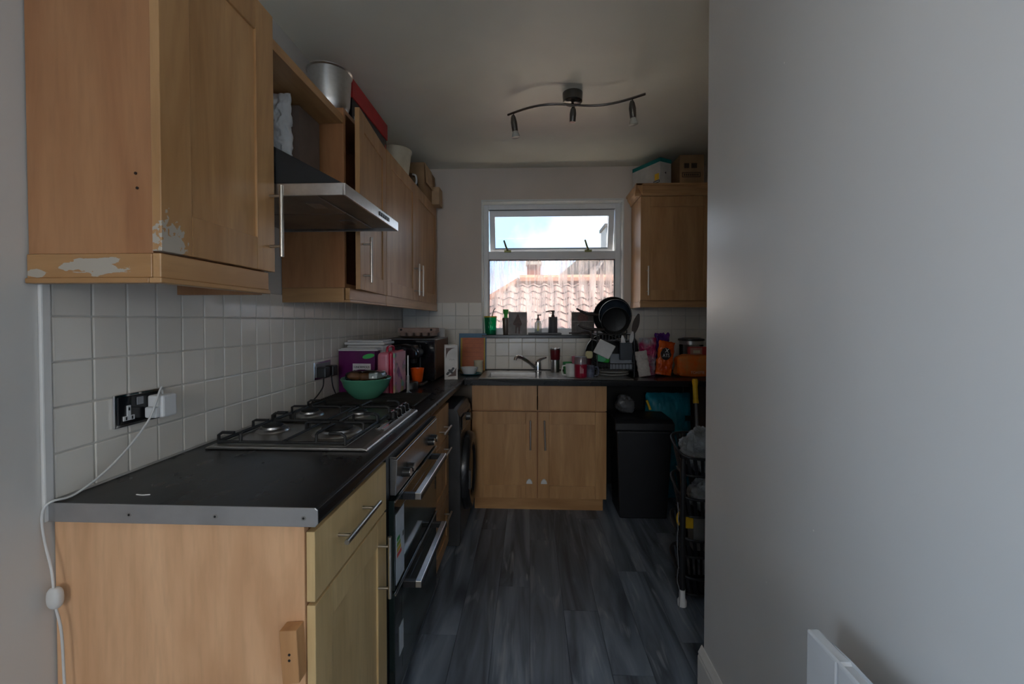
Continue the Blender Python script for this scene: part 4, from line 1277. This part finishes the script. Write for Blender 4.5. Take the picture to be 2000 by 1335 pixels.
# dish rack
dk = thing('dish_rack', 'black two tier wire dish rack on the drainer under the pans', 'dish rack', (1.63, 3.02, ZD))
RX0_, RX1_, RY0_, RY1_ = 1.505, 1.758, 2.905, 3.135
for px, py in ((RX0_, RY0_), (RX1_, RY0_), (RX1_, RY1_), (RX0_, RY1_)):
    MB().cyl((px, py, ZD), (px, py, 1.238), .0046, n=10).obj('post', BLACK, dk, smooth=True)
for z, nm in ((.965, 'lower_tier'), (1.165, 'upper_tier')):
    m_ = MB()
    for zz in (z, z + .045):
        m_.tube([(RX0_, RY0_, zz), (RX1_, RY0_, zz), (RX1_, RY1_, zz), (RX0_, RY1_, zz)], .0034, 8, True)
    for i in range(11):
        xx = RX0_ + .012 + i * .0228
        m_.tube([(xx, RY0_, z + .045), (xx, RY0_, z), (xx, RY1_, z), (xx, RY1_, z + .045)], .0018, 6)
    m_.obj(nm, BLACK, dk)
for i in range(2):
    MB().lathe([(0, ZD + .0005 + i * .017), (.07, ZD + .0005 + i * .017), (.112, ZD + .013 + i * .017), (.113, ZD + .0155 + i * .017), (.07, ZD + .004 + i * .017), (0, ZD + .004 + i * .017)], (1.632, 3.02, 0), 40).obj('plate', plain('white_plate', (.62, .62, .60), .25), label=('white plate lying flat under the dish rack', 'white plate stacked on another under the dish rack')[i], cat='plate', smooth=True)
tr = thing('roasting_tray', 'grey enamel tray standing in the lower tier of the dish rack', 'tray', (1.66, 2.93, .97), (R(-12), 0, 0))
MB().box(-.062, .085, .0, .004, .0, .105).box(-.062, .085, -.018, 0, .0, .004).box(-.062, .085, -.018, 0, .101, .105).box(-.062, -.058, -.018, 0, .004, .101).box(.081, .085, -.018, 0, .004, .101).obj('tray', plain('grey_enamel', (.24, .26, .29), .3), tr, .002)
sd = thing('soap_pad', 'bright green scourer and sponge on the front of the dish rack', 'sponge', (1.55, 2.90, 1.02))
blob((1.535, 2.920, 1.052), (.034, .018, .028), 11, .18, 24, 24, 16, .6).obj('scourer', plain('mint_sponge', (.10, .42, .22), .8), sd, smooth=True)
blob((1.568, 2.922, 1.036), (.024, .016, .020), 12, .15, 24, 24, 16, .6).obj('sponge', plain('grass_green', (.02, .33, .03), .7), sd, smooth=True)
cbx = thing('chopping_board', 'small white square chopping board tilted on the dish rack front', 'chopping board', (1.548, 2.868, 1.112), (R(12), R(26), 0))
B(-.058, .058, -.006, .006, -.052, .052).obj('board', plain('chalk_white', (.62, .62, .61), .4), cbx, .006, seg=3)
cd = thing('cutlery_caddy', 'dark cutlery caddy hanging on the dish rack', 'caddy', (1.695, 2.885, 1.05))
MB().box(1.655, 1.735, 2.870, 2.873, 1.04, 1.155).box(1.655, 1.735, 2.897, 2.900, 1.04, 1.155).box(1.655, 1.658, 2.873, 2.897, 1.04, 1.155).box(1.732, 1.735, 2.873, 2.897, 1.04, 1.155).box(1.658, 1.732, 2.873, 2.897, 1.04, 1.043).obj('pot', plain('slate_plastic', (.035, .042, .055), .4), cd, .002)
def utensil(name, label, p0, p1, head, mat):
    t = thing(name, label, 'utensil', p0)
    p0, p1 = Vector(p0), Vector(p1)
    d = (p1 - p0)
    MB().tube([p0, p0 + d * .55], .0042, 8).obj('handle', STEEL if mat is not BLACK else mat, t, smooth=True)
    q = MB()
    n = 12
    a = p0 + d * .55
    sdv = d.normalized().cross(Vector((0, 1, 0))).normalized()
    pts = []
    for k in range(n + 1):
        u = k / n
        pts.append((a + d * .45 * u, head * (math.sin(math.pi * (u * .86 + .10))) + .003))
    vs, fs = [], []
    for c_, w in pts:
        for sgn, th in ((-1, -.003), (1, -.003), (1, .003), (-1, .003)):
            vs.append(c_ + sdv * sgn * w + Vector((0, th, 0)))
    for k in range(n):
        for e in range(4):
            fs.append((k * 4 + e, k * 4 + (e + 1) % 4, k * 4 + 4 + (e + 1) % 4, k * 4 + 4 + e))
    fs += [(0, 1, 2, 3), (n * 4 + 3, n * 4 + 2, n * 4 + 1, n * 4)]
    q.add(vs, fs).obj('head', mat, t, smooth=True)
BRN = plain('brown_nylon', (.035, .022, .018), .4)
utensil('spatula', 'dark brown slotted spoon standing tall in the cutlery caddy', (1.700, 2.885, 1.05), (1.785, 2.90, 1.352), .019, BRN)
utensil('spoon', 'steel spoon leaning left in the cutlery caddy', (1.690, 2.884, 1.05), (1.672, 2.888, 1.205), .011, STEEL)
utensil('spoon', 'steel spoon leaning right in the cutlery caddy', (1.712, 2.886, 1.05), (1.742, 2.89, 1.232), .011, STEEL)


def pan(label, c, r, depth, tilt, path, mat, rim=STEEL_D):
    """frying pan leaning with its open side toward the room; path = handle points in the pan's plane"""
    t = thing('frying_pan', label, 'pan', c, (R(90 + tilt), 0, 0))
    MB().lathe([(0, 0), (r * .80, 0), (r * .86, .004), (r, depth), (r + .003, depth + .001), (r + .001, depth - .004), (r * .83, -.004), (0, -.005)], (0, 0, 0), 48).obj('pan', mat, t, smooth=True)
    MB().tube([((r + .001) * math.cos(2 * math.pi * i / 48), (r + .001) * math.sin(2 * math.pi * i / 48), depth) for i in range(48)], .0016, 6, True).obj('rim', rim, t, smooth=True)
    if path:
        pts = smooth_path([Vector((p[0], p[1], depth * .8)) for p in path])
        n = len(pts)
        MB().tube(pts, [.0065 + .0045 * math.sin(math.pi * min(1, k / n * 1.15)) for k in range(n)], 10).obj('handle', BRN, t, smooth=True)
    return t


PANM = plain('nonstick_black', (.012, .012, .013), .45, .1)
PANB = plain('blue_black_enamel', (.040, .055, .075), .22, .2)
RIMD = plain('dark_rim', (.10, .10, .10), .35, .8)
pan('large black frying pan at the back of the pan stack', (1.642, 3.118, 1.345), .137, .040, 8, None, PANM, RIMD)
pan('blue black frying pan in the middle with its handle raised over the sill', (1.648, 3.060, 1.352), .112, .045, 10, [(-.105, .0), (-.130, .002), (-.195, .010), (-.240, .028), (-.273, .047)], PANB, STEEL_D)
pan('small black frying pan in front of the blue black one', (1.640, 2.995, 1.308), .098, .035, 12, [(-.072, -.058), (-.11, -.060), (-.18, -.056), (-.225, -.045), (-.258, -.026)], PANM, RIMD)
pan('low black frying pan standing behind the dish rack', (1.600, 3.205, 1.065), .140, .035, 4, [(-.085, .100), (-.105, .145), (-.14, .162), (-.20, .153), (-.264, .149)], PANM, STEEL_D)

# ------------------------------------------------------------------ food packets on the right
BLKF = m_film('black_bin_film', (.012, .012, .014), .3, .6, 22)
blob((1.825, 3.215, 1.03), (.042, .06, .135), 21, .22, 14, 36, 26, .8, .9112).obj('black_bag', BLKF, label='black plastic bag slumped between the dish rack and the pink packet', cat='bag', smooth=True)
PKF = m_film('pink_grey_film', (.40, .02, .10), .28, .6, 26, (.34, .34, .38))
pb = thing('pink_packet', 'pink and grey foil food packet with folded top', 'packet', (1.90, 3.10, .911))
packet(.125, .270, .085, 31, .012, (1.902, 3.105, .9112)).obj('packet', PKF, pb, smooth=True)
wp = thing('white_packet', 'white paper packet leaning against the pink packet', 'packet', (1.850, 2.975, .9165), (R(-7), R(-9), 0))
packet(.085, .178, .034, 34, .004).obj('packet', plain('off_white_paper', (.50, .45, .41), .6), wp, smooth=True)
ORF = m_film('orange_film', (.75, .12, .008), .24, .6, 30, (.62, .07, .005))
oc = thing('crisp_packet', 'orange crisp packet with black and white emblem standing upright', 'packet', (1.988, 3.02, .9215), (R(-4), R(9), R(6)))
packet(.118, .240, .056, 41, .007).obj('packet', ORF, oc, smooth=True)
MB().prism([(-.012 + .036 * math.cos(k * math.pi / 8) * (1 + .10 * math.cos(3 * k)), .148 + .044 * math.sin(k * math.pi / 8)) for k in range(16)], 'Y', -.034, -.026).obj('emblem', BLACK, oc)
text('X', .040, WHITE, oc, (-.008, -.0345, .170), (R(90), 0, R(0)))
text('ATS', .034, WHITE, oc, (-.010, -.0345, .136), (R(90), R(-8), R(0)), sx=.85)
MB().prism([(.052, .225), (.062, .225), (.040, .02), (.024, .0), (.016, .0), (.034, .06)], 'Y', -.014, -.008).obj('side_seam', plain('pale_seam', (.50, .42, .38), .4), oc)
packet(.105, .300, .07, 51, .014, (2.035, 3.20, .9112)).obj('purple_packet', m_film('violet_film', (.12, .02, .26), .25, .6, 30), label='violet foil packet poking up behind the orange crisp packet', cat='packet', smooth=True)
BRD = m_film('bread_film', (.72, .14, .012), .26, .45, 20, (.62, .20, .05))
bd = thing('bread_bag', 'orange wrapped loaf of toastie bread lying on the worktop', 'bread', (2.22, 3.05, .911))
blob((2.232, 3.045, .985), (.150, .055, .077), 61, .09, 16, 60, 34, .34, .9112).obj('wrapper', BRD, bd, smooth=True)
text('TOASTIE', .026, plain('bread_print', (.75, .50, .38), .5), bd, (2.215, 2.980, .942), (R(90), 0, 0), sx=.95)
B(2.275, 2.325, 2.980, 2.984, .955, 1.005).obj('label_patch', plain('label_grey', (.42, .40, .42), .5), bd)
MB().lathe([(0, .9112), (.078, .9112), (.084, .918), (.086, 1.125)], (2.275, 3.262, 0), 36).obj('storage_jar', CLEARP, label='clear storage jar with black and steel lid behind the bread', cat='jar', smooth=True)
jar = bpy.data.objects['storage_jar']
MB().lathe([(.086, 1.1252), (.087, 1.152)], (2.275, 3.262, 0), 36).obj('lid_band', STEEL, jar, smooth=True)
MB().lathe([(.087, 1.152), (.096, 1.156), (.094, 1.168), (.06, 1.176), (0, 1.178)], (2.275, 3.262, 0), 36).obj('lid', BLACK, jar, smooth=True)
rp = thing('red_pack', 'small red and pale food pack wedged behind the bread', 'packet', (2.29, 3.138, .911))
B(2.205, 2.375, 3.118, 3.158, .9112, 1.115).obj('pack', plain('red_pack_film', (.40, .035, .03), .35), rp, .006)
B(2.215, 2.300, 3.1165, 3.1182, 1.055, 1.108).obj('front_label', plain('salmon_print', (.48, .24, .19), .5), rp)
B(2.235, 2.285, 3.1155, 3.1166, 1.068, 1.090).obj('front_panel', CREAM, rp)

# ------------------------------------------------------------------ window sill things
ZS = WZ0 + .0262
gc = thing('green_tumbler', 'translucent green tumbler with yellow rim and bent straw on the sill', 'cup', (.722, 3.42, ZS))
MB().lathe([(0, ZS), (.042, ZS), (.044, ZS + .003), (.051, ZS + .140), (.0485, ZS + .140), (.042, ZS + .006), (0, ZS + .005)], (.722, 3.42, 0), 32).obj('cup', GREENP, gc, smooth=True)
MB().lathe([(.050, ZS + .1402), (.0525, ZS + .1402), (.0525, ZS + .149), (.048, ZS + .150), (0, ZS + .150)], (.722, 3.42, 0), 32).obj('lid', YELLOW, gc, smooth=True)
MB().tube(smooth_path([(.735, 3.42, ZS + .145), (.742, 3.42, ZS + .178), (.748, 3.42, ZS + .198), (.762, 3.42, ZS + .214)]), .0042, 8).obj('straw', GREY, gc, smooth=True)
for i, (dx, dz) in enumerate(((-.014, .062), (.004, .066), (.018, .060), (-.010, .094), (.010, .098))):
    MB().tube([(.722 + dx, 3.373, ZS + dz - .009), (.722 + dx + .005, 3.372, ZS + dz), (.722 + dx, 3.372, ZS + dz + .009)], .0014, 6).obj('print_stroke', plain('mint_print', (.45, .65, .55), .5), gc)
bt = thing('green_top_bottle', 'dark bottle with tall green cap behind the first picture on the sill', 'bottle', (.845, 3.448, ZS))
MB().lathe([(0, ZS), (.020, ZS), (.026, ZS + .06), (.030, ZS + .130), (.028, ZS + .136)], (.845, 3.444, 0), 24).obj('bottle', plain('brown_bottle', (.10, .075, .06), .25), bt, smooth=True)
MB().lathe([(.028, ZS + .136), (.016, ZS + .140), (.016, ZS + .165), (.022, ZS + .172), (.024, ZS + .205), (0, ZS + .206)], (.845, 3.444, 0), 24).obj('cap', plain('vivid_green', (.06, .42, .06), .4), bt, smooth=True)


def picture(label, x0, x1, h, kind):
    t = thing('picture_panel', label, 'picture', ((x0 + x1) / 2, 3.385, ZS), (R(-7), 0, 0))
    w = (x1 - x0) / 2
    B(-w, w, 0, .010, 0, h).obj('panel', plain('picture_edge', (.55, .53, .52), .5), t, .001)
    if kind == 0:
        B(-w + .002, w - .002, -.0006, -.0001, .002, h - .002).obj('print', plain('misty_print', (.20, .185, .185), .5, 0, .25, 18), t)
        FIG = plain('figure_print', (.075, .038, .034), .5, 0, .4, 60)
        MB().prism([(-.020, .012), (-.010, .010), (-.006, .060), (.004, .060), (.006, .008), (.016, .008), (.022, .070), (.034, .085), (.030, .100), (.016, .135), (.010, .150), (.008, .165), (-.004, .168), (-.010, .150), (-.024, .120), (-.038, .090), (-.034, .080), (-.018, .075)], 'Y', -.0012, -.0007).obj('figure', FIG, t)
    else:
        B(-w + .002, w - .002, -.0006, -.0001, .002, h - .002).obj('print', plain('dusky_print', (.10, .085, .075), .5, 0, .5, 40), t)
        m = MB()
        for i in range(15):
            m.box(-w + .012 + i * .011, -w + .0135 + i * .011, -.0012, -.0007, .01, h * .58)
        m.box(-w + .008, w - .008, -.0012, -.0007, h * .58, h * .605)
        m.obj('railing_print', plain('pale_rail_print', (.32, .28, .26), .5), t)
        MB().prism([(.0 + .045 * math.cos(k * math.pi / 7), h * .74 + .035 * math.sin(k * math.pi / 7) * (1 + .3 * math.sin(5 * k))) for k in range(14)], 'Y', -.0012, -.0007).obj('foliage_print', plain('rust_blob_print', (.15, .06, .05), .5, 0, .4, 60), t)
picture('small printed panel with a standing figure on a misty ground', .870, 1.020, .185, 0)
picture('small printed panel with a pale railing beside the pans', 1.378, 1.560, .185, 1)
MB().box(1.030, 1.297, 3.375, 3.455, ZS, ZS + .010).box(1.030, 1.297, 3.375, 3.380, ZS + .010, ZS + .016).box(1.030, 1.297, 3.450, 3.455, ZS + .010, ZS + .016).box(1.030, 1.035, 3.38, 3.45, ZS + .010, ZS + .016).box(1.292, 1.297, 3.38, 3.45, ZS + .010, ZS + .016).obj('soap_tray', plain('charcoal_tray', (.03, .03, .034), .4), label='low charcoal tray holding soap bottles on the sill', cat='tray', bevel=.002)
sb = thing('soap_bottle', 'clear pump soap bottle with dark top on the tray', 'soap bottle', (1.11, 3.415, ZS + .0102))
z = ZS + .0103
MB().lathe([(0, z), (.026, z), (.028, z + .004), (.028, z + .080), (.022, z + .094), (.012, z + .100), (.011, z + .106)], (1.11, 3.415, 0), 28, 1, .7).obj('bottle', plain('clear_soap', (.70, .74, .74), .15, 0, .05, 10, 0, .6), sb, smooth=True)
MB().lathe([(.013, z + .106), (.013, z + .122), (.006, z + .124), (.005, z + .143), (.009, z + .144), (.009, z + .152), (0, z + .153)], (1.11, 3.415, 0), 18).tube([(1.11, 3.415, z + .148), (1.135, 3.410, z + .149)], .004, 8).obj('pump', BRN, sb, smooth=True)
MB().prism([(1.100, z + .02), (1.116, z + .022), (1.112, z + .075), (1.118, z + .082), (1.108, z + .088)], 'Y', 3.3935, 3.3945).obj('label_print', plain('yellow_leaf_print', (.55, .52, .15), .5), sb)
sd2 = thing('soap_dispenser', 'grey cylindrical soap dispenser with brown pump on the tray', 'soap dispenser', (1.23, 3.415, ZS + .0102))
MB().lathe([(0, z), (.035, z), (.0365, z + .003), (.0365, z + .130), (.034, z + .134), (0, z + .134)], (1.23, 3.415, 0), 32).obj('bottle', plain('slate_grey_matt', (.075, .078, .090), .55), sd2, smooth=True)
MB().lathe([(.014, z + .134), (.014, z + .146), (.008, z + .152), (.008, z + .168), (.014, z + .170), (.014, z + .186), (0, z + .187)], (1.23, 3.415, 0), 20).tube([(1.23, 3.415, z + .181), (1.195, 3.405, z + .180), (1.172, 3.40, z + .174)], [.006, .005, .004], 8).obj('pump', BRN, sd2, smooth=True)

# ------------------------------------------------------------------ things on top of the wall cabinets
ZT = 2.1855
MB().lathe([(0, 2.1857), (.045, 2.1857), (.068, 2.205), (.084, 2.26), (.090, 2.385), (.096, 2.389), (.096, 2.393), (.088, 2.391), (.081, 2.26), (.065, 2.209), (0, 2.19)], (.160, 1.835, 0), 48).obj('steel_bowl', STEEL, label='deep stainless steel bowl on the wall cabinet beside the hood', cat='bowl', smooth=True)
rb = thing('red_lid_box', 'long black box with red lid on top of the wall cabinets', 'box', (.13, 2.1, ZT))
DKP = plain('black_print_card', (.014, .014, .017), .4, 0, .5, 30)
B(.045, .208, 1.955, 2.43, ZT, 2.352).obj('tray', DKP, rb, .001)
B(.040, .213, 1.950, 2.435, 2.353, 2.440).obj('lid', RED, rb, .001)
for i in range(9):
    B(.2082, .2088, 1.975 + i * .047, 1.995 + i * .047, 2.235 + .02 * (i % 3), 2.275 + .03 * (i % 2)).obj('print_mark', plain('silver_print', (.35, .36, .38), .4), rb)
B(.2082, .2088, 2.40, 2.42, 2.20, 2.32).obj('print_mark', plain('red_print', (.40, .06, .05), .5), rb)
B(.10, .17, 1.9535, 1.9548, 2.25, 2.30).obj('print_mark', plain('silver_print', (.35, .36, .38), .4), rb)
MB().lathe([(0, ZT), (.070, ZT), (.075, ZT + .01), (.098, ZT + .20), (.103, ZT + .205), (.103, ZT + .215), (.095, ZT + .213), (.070, ZT + .015), (0, ZT + .012)], (.175, 2.70, 0), 40).obj('cream_bucket', CREAM, label='cream plastic bucket on the wall cabinets before the cartons', cat='bucket', smooth=True)
js = thing('glass_jug', 'upturned clear glass jug on the wall cabinets next to the cream bucket', 'jug', (.215, 2.84, ZT))
MB().lathe([(.058, ZT), (.060, ZT + .004), (.052, ZT + .11), (.044, ZT + .125), (0, ZT + .13)], (.215, 2.885, 0), 28).obj('jug', CLEARP, js, smooth=True)
MB().tube(smooth_path([(.262, 2.83, ZT + .03), (.283, 2.80, ZT + .05), (.278, 2.80, ZT + .09), (.250, 2.83, ZT + .11)]), .006, 8).obj('handle', WHITE, js, smooth=True)
cbx1 = thing('carton', 'brown cardboard carton with open flap hanging over the corner cabinet', 'carton', (.2, 3.15, ZT))
MB().box(.06, .285, 3.00, 3.004, ZT, 2.44).box(.06, .285, 3.336, 3.34, ZT, 2.44).box(.06, .064, 3.004, 3.336, ZT, 2.44).box(.281, .285, 3.004, 3.336, ZT, 2.44).box(.064, .281, 3.004, 3.336, ZT, ZT + .004).obj('body', CARD, cbx1)
MB().prism([(.287, 2.44), (.290, 2.44), (.300, 2.30), (.297, 2.30)], 'Y', 3.01, 3.215).obj('flap', CARD_L, cbx1)
B(.286, .345, 3.225, 3.34, 2.2025, 2.335).obj('small_carton', CARD_L, label='small pale carton on the front edge of the corner cabinet', cat='carton', bevel=.001)
blob((.125, 2.955, ZT + .03), (.03, .025, .03), 71, .3, 22, 24, 16, 1, ZT).obj('crumpled_wrap', m_film('clear_wrap', (.35, .33, .31), .2, .6, 40), label='crumpled pale wrapping on the corner cabinet top', cat='wrapping', smooth=True)

ZK = 2.2845
b1 = thing('white_carton', 'white carton with teal lid on the right wall cabinet', 'box', (1.972, 3.062, ZK), (0, 0, R(30)))
B(0, .112, 0, .275, 0, .160).obj('carton', plain('white_carton', (.50, .49, .47), .6), b1, .001)
B(-.001, .113, -.001, .276, .1605, .188).obj('lid', plain('teal_card', (.0, .16, .16), .5), b1, .001)
B(-.0008, -.0002, .010, .050, .035, .080).obj('yellow_print', YELLOW, b1)
B(-.0008, -.0002, .005, .060, .012, .032).obj('black_label', BLACK, b1)
for i in range(5):
    B(-.0012, -.0009, .012 + i * .009, .016 + i * .009, .017, .027).obj('label_stroke', WHITE, b1)
MB().prism([(.045, .085), (.062, .078), (.058, .096)], 'Y', -.0008, -.0002).obj('small_mark', BLACK, b1)
b2 = thing('carton', 'brown carton with dark printing on the right wall cabinet', 'carton', (2.2, 3.17, ZK))
B(2.118, 2.290, 3.085, 3.29, ZK, 2.495).obj('carton', CARD, b2, .001)
DKPR = plain('dark_carton_print', (.07, .045, .03), .7)
MB().box(2.150, 2.185, 3.0842, 3.0848, 2.40, 2.435).box(2.200, 2.240, 3.0842, 3.0848, 2.40, 2.435).obj('symbol_print', DKPR, b2)
MB().box(2.135, 2.265, 3.0842, 3.0848, 2.335, 2.340).box(2.135, 2.265, 3.0842, 3.0848, 2.365, 2.370).box(2.135, 2.140, 3.0842, 3.0848, 2.340, 2.365).box(2.260, 2.265, 3.0842, 3.0848, 2.340, 2.365).obj('label_frame', DKPR, b2)
for i in range(8):
    B(2.148 + i * .0135, 2.156 + i * .0135, 3.0842, 3.0848, 2.345, 2.360).obj('print_stroke', DKPR, b2)

# ------------------------------------------------------------------ under the worktop on the right
bn = thing('pedal_bin', 'tall black kitchen bin beside the sink cabinet', 'bin', (1.79, 2.92, 0))
BIN = plain('bin_black', (.012, .013, .016), .45)
m_ = MB()
def ring_rect(x0, x1, y0, y1, z):
    return [(x0, y0, z), (x1, y0, z), (x1, y1, z), (x0, y1, z)]
v0 = ring_rect(1.635, 1.945, 2.775, 3.03, 0.0); v1 = ring_rect(1.612, 1.972, 2.757, 3.05, .585)
m_.add(v0 + v1, [(0, 3, 2, 1), (4, 5, 6, 7), (0, 1, 5, 4), (1, 2, 6, 5), (2, 3, 7, 6), (3, 0, 4, 7)])
m_.obj('body', BIN, bn, .012)
MB().prism([(2.750, .5855), (3.056, .5855), (3.056, .645), (3.02, .660), (2.80, .655), (2.755, .635)], 'X', 1.600, 1.985).obj('lid', BIN, bn, .010)
blob((1.705, 2.96, .722), (.062, .05, .066), 81, .30, 16, 36, 24, .9, .661).obj('plastic_bag', m_film('grey_bag_film', (.11, .11, .115), .3, .7, 40), label='crumpled grey plastic bag on the bin lid', cat='bag', smooth=True)
TLF = m_film('teal_bag_film', (.010, .30, .40), .35, .35, 14)
tg = thing('carrier_bag', 'full teal carrier bag standing behind the bin', 'bag', (2.07, 3.18, 0))
packet(.33, .765, .20, 91, .010, (2.075, 3.18, .002)).obj('bag', TLF, tg, smooth=True)
MB().box(2.165, 2.215, 3.066, 3.074, .585, .62).obj('printed_panel', BLACKM, tg)
yp = MB().tube(smooth_path([(1.905, 3.035, .668), (1.895, 3.04, .70), (1.880, 3.04, .735)]), .009, 8).obj('yellow_peg', YELLOW, label='small yellow tool handle lying by the teal bag on the bin', cat='handle', smooth=True)
mp_ = thing('mop', 'mop with yellow grip leaning on the worktop edge', 'mop', (2.06, 2.5, 0))
a_, b_ = Vector((2.055, 2.50, .05)), Vector((2.115, 2.772, .925))
dv = b_ - a_
MB().cyl(a_, a_ + dv * .84, .0105, n=14).obj('pole', plain('grey_pole', (.16, .16, .17), .35, .6), mp_, smooth=True)
MB().tube([a_ + dv * .83, a_ + dv * .845, a_ + dv * .86, a_ + dv * .95, a_ + dv * .98, a_ + dv * 1.0], [.017, .018, .0155, .0150, .0190, .0165], 16).obj('grip', YELLOW, mp_, smooth=True)
blob((2.055, 2.50, .035), (.07, .05, .035), 95, .2, 20, 28, 16, 1, .001).obj('mop_head', GREY, mp_, smooth=True)

# vegetable rack
vr = thing('vegetable_rack', 'black plastic four tier vegetable rack behind the end of the right wall', 'rack', (1.88, 2.08, 0))
VX0, VX1, VY0, VY1 = 1.730, 2.020, 1.925, 2.115
def basket(z):
    m = MB()
    zf, zb = z, z + .075
    def rim(t):      # rounded square, higher at the back
        a = 2 * math.pi * t
        cx, cy = math.cos(a), math.sin(a)
        k = (abs(cx) ** 4 + abs(cy) ** 4) ** -.25
        x = (VX0 + VX1) / 2 + cx * k * (VX1 - VX0) / 2
        y = (VY0 + VY1) / 2 + cy * k * (VY1 - VY0) / 2
        h = zf + (zb - zf) * max(0, (y - VY0) / (VY1 - VY0)) ** .8
        return Vector((x, y, h))
    n = 64
    top = [rim(i / n) for i in range(n)]
    m.tube(top, .0065, 8, True)
    cen = Vector(((VX0 + VX1) / 2, (VY0 + VY1) / 2, 0))
    bot = []
    for p in top:
        q = cen + (p - cen) * .80; q.z = z - .085
        bot.append(q)
    m.tube(bot, .006, 8, True)
    for i in range(n):                                   # slats with gaps between
        if i % 2 == 0:
            p, q = top[i], top[(i + 1) % n]; r_, s_ = bot[(i + 1) % n], bot[i]
            nn = (p - cen); nn.z = 0; nn = nn.normalized() * .003
            vs = [p, q, r_, s_, p - nn, q - nn, r_ - nn, s_ - nn]
            m.add(vs, [(0, 1, 2, 3), (7, 6, 5, 4), (0, 4, 5, 1), (2, 6, 7, 3), (0, 3, 7, 4), (1, 5, 6, 2)])
    m.box(VX0 + .03, VX1 - .03, VY0 + .03, VY1 - .03, z - .089, z - .083)
    m.obj('basket', BLACK, vr, smooth=True)
for z in (.676, .488, .300, .125):
    basket(z)
for px, py, top in ((1.742, 1.937, .68), (2.008, 1.937, .68), (1.960, 2.106, .75), (1.800, 2.106, .75)):
    MB().cyl((px, py, .072), (px, py, top), .0125, n=14).obj('post', BLACK, vr, smooth=True)
    MB().lathe([(0, 0), (.020, 0), (.021, .022), (.014, .034), (.0135, .074), (0, .075)], (px, py, 0), 18).obj('foot', WHITE, vr, smooth=True)
WRAP = m_film('clear_bag_film', (.40, .42, .44), .15, .9, 55, (.20, .21, .22))
blob((1.875, 2.02, .690), (.105, .075, .105), 101, .26, 18, 56, 36, .85, .594).obj('produce_bag', WRAP, label='crinkled clear produce bag in the top basket of the vegetable rack', cat='bag', smooth=True)
blob((1.880, 2.02, .478), (.085, .065, .072), 103, .22, 18, 48, 32, .85, .406).obj('produce_bag', WRAP, label='crinkled clear produce bag in the second basket of the vegetable rack', cat='bag', smooth=True)
yd = thing('hand_brush', 'yellow handled hand brush in the third basket of the vegetable rack', 'brush', (1.80, 2.05, .22))
MB().box(1.775, 1.810, 1.985, 2.06, .330, .395).obj('brush_head', YELLOW, yd, .003)
MB().box(1.811, 1.865, 1.987, 2.058, .225, .392).obj('bristles', plain('grey_bristle', (.20, .19, .18), .9), yd)
MB().tube(smooth_path([(1.776, 2.02, .390), (1.755, 2.02, .388), (1.748, 2.02, .36), (1.755, 2.02, .334), (1.776, 2.02, .332)]), .006, 8).obj('handle', YELLOW, yd, smooth=True)
MB().tube(smooth_path([(1.712, 1.915, .485), (1.714, 1.913, .40), (1.710, 1.913, .30), (1.716, 1.914, .20), (1.712, 1.916, .13), (1.722, 1.912, .075), (1.716, 1.90, .004)]), .0018, 6).obj('thin_wire', GREY, label='thin grey wire trailing down the vegetable rack post', cat='wire', smooth=True)

# ------------------------------------------------------------------ ceiling spotlight bar
lt_ = thing('spotlight_bar', 'wavy dark metal three spot ceiling light, unlit', 'ceiling light', (1.272, 2.30, ZC))
DKM = plain('dark_chrome', (.14, .13, .12), .24, .9)
MB().lathe([(0, ZC - .052), (.040, ZC - .052), (.052, ZC - .044), (.054, ZC - .006), (.054, ZC)], (1.272, 2.30, 0), 36).obj('ceiling_cup', DKM, lt_, smooth=True)
pts = []
for k in range(25):
    u = k / 24
    pts.append((.918 + .715 * u, 2.385 - .19 * u + .050 * math.sin(2 * math.pi * (u - .5)) * -1 * -1, ZC - .066))
MB().tube(pts, .0062, 10).obj('bar', DKM, lt_, smooth=True)
MB().cyl((1.272, 2.29, ZC - .066), (1.272, 2.30, ZC - .052), .008, n=12).obj('stem', DKM, lt_)
for u, ln, bulb, tl in ((.05, .085, True, .012), (.505, .075, False, -.003), (.935, .085, True, .010)):
    p = Vector(pts[round(u * 24)])
    t0, t1 = p + Vector((0, 0, -.012)), p + Vector((tl, .01, -.012 - ln))
    hd_ = MB().tube([t0, t0 + (t1 - t0) * .15, t0 + (t1 - t0) * .45, t0 + (t1 - t0) * .8, t1], [.008, .014, .018, .017, .016], 18).obj('spot_head', DKM, lt_, smooth=True)
    MB().cyl(p, p + Vector((.012, 0, -.03)), .003, n=8).obj('bracket', DKM, hd_)
    if bulb:
        d = (t1 - t0).normalized()
        MB().tube([t1, t1 + d * .008, t1 + d * .032, t1 + d * .034], [.014, .017, .024, .022], 20).obj('bulb', plain('bulb_glass', (.42, .42, .38), .12), hd_, smooth=True)

# ------------------------------------------------------------------ white panelled board by the right wall
wpb = thing('panelled_board', 'white framed board with recessed panels standing off the right wall', 'board', (1.555, .45, 0))
PW = plain('white_eggshell', (.70, .72, .75), .4, 0, .03)
m_ = MB()
m_.box(1.545, 1.567, .700, .776, 0, .746).box(1.545, 1.567, .10, .176, 0, .746).box(1.545, 1.567, .176, .700, .690, .746).box(1.545, 1.567, .176, .700, 0, .10)
m_.box(1.545, 1.567, .40, .46, .10, .69)
m_.obj('frame', PW, wpb, .004)
for a, b in ((.176, .40), (.46, .70)):
    B(1.552, 1.562, a, b, .10, .69).obj('panel', PW, wpb)
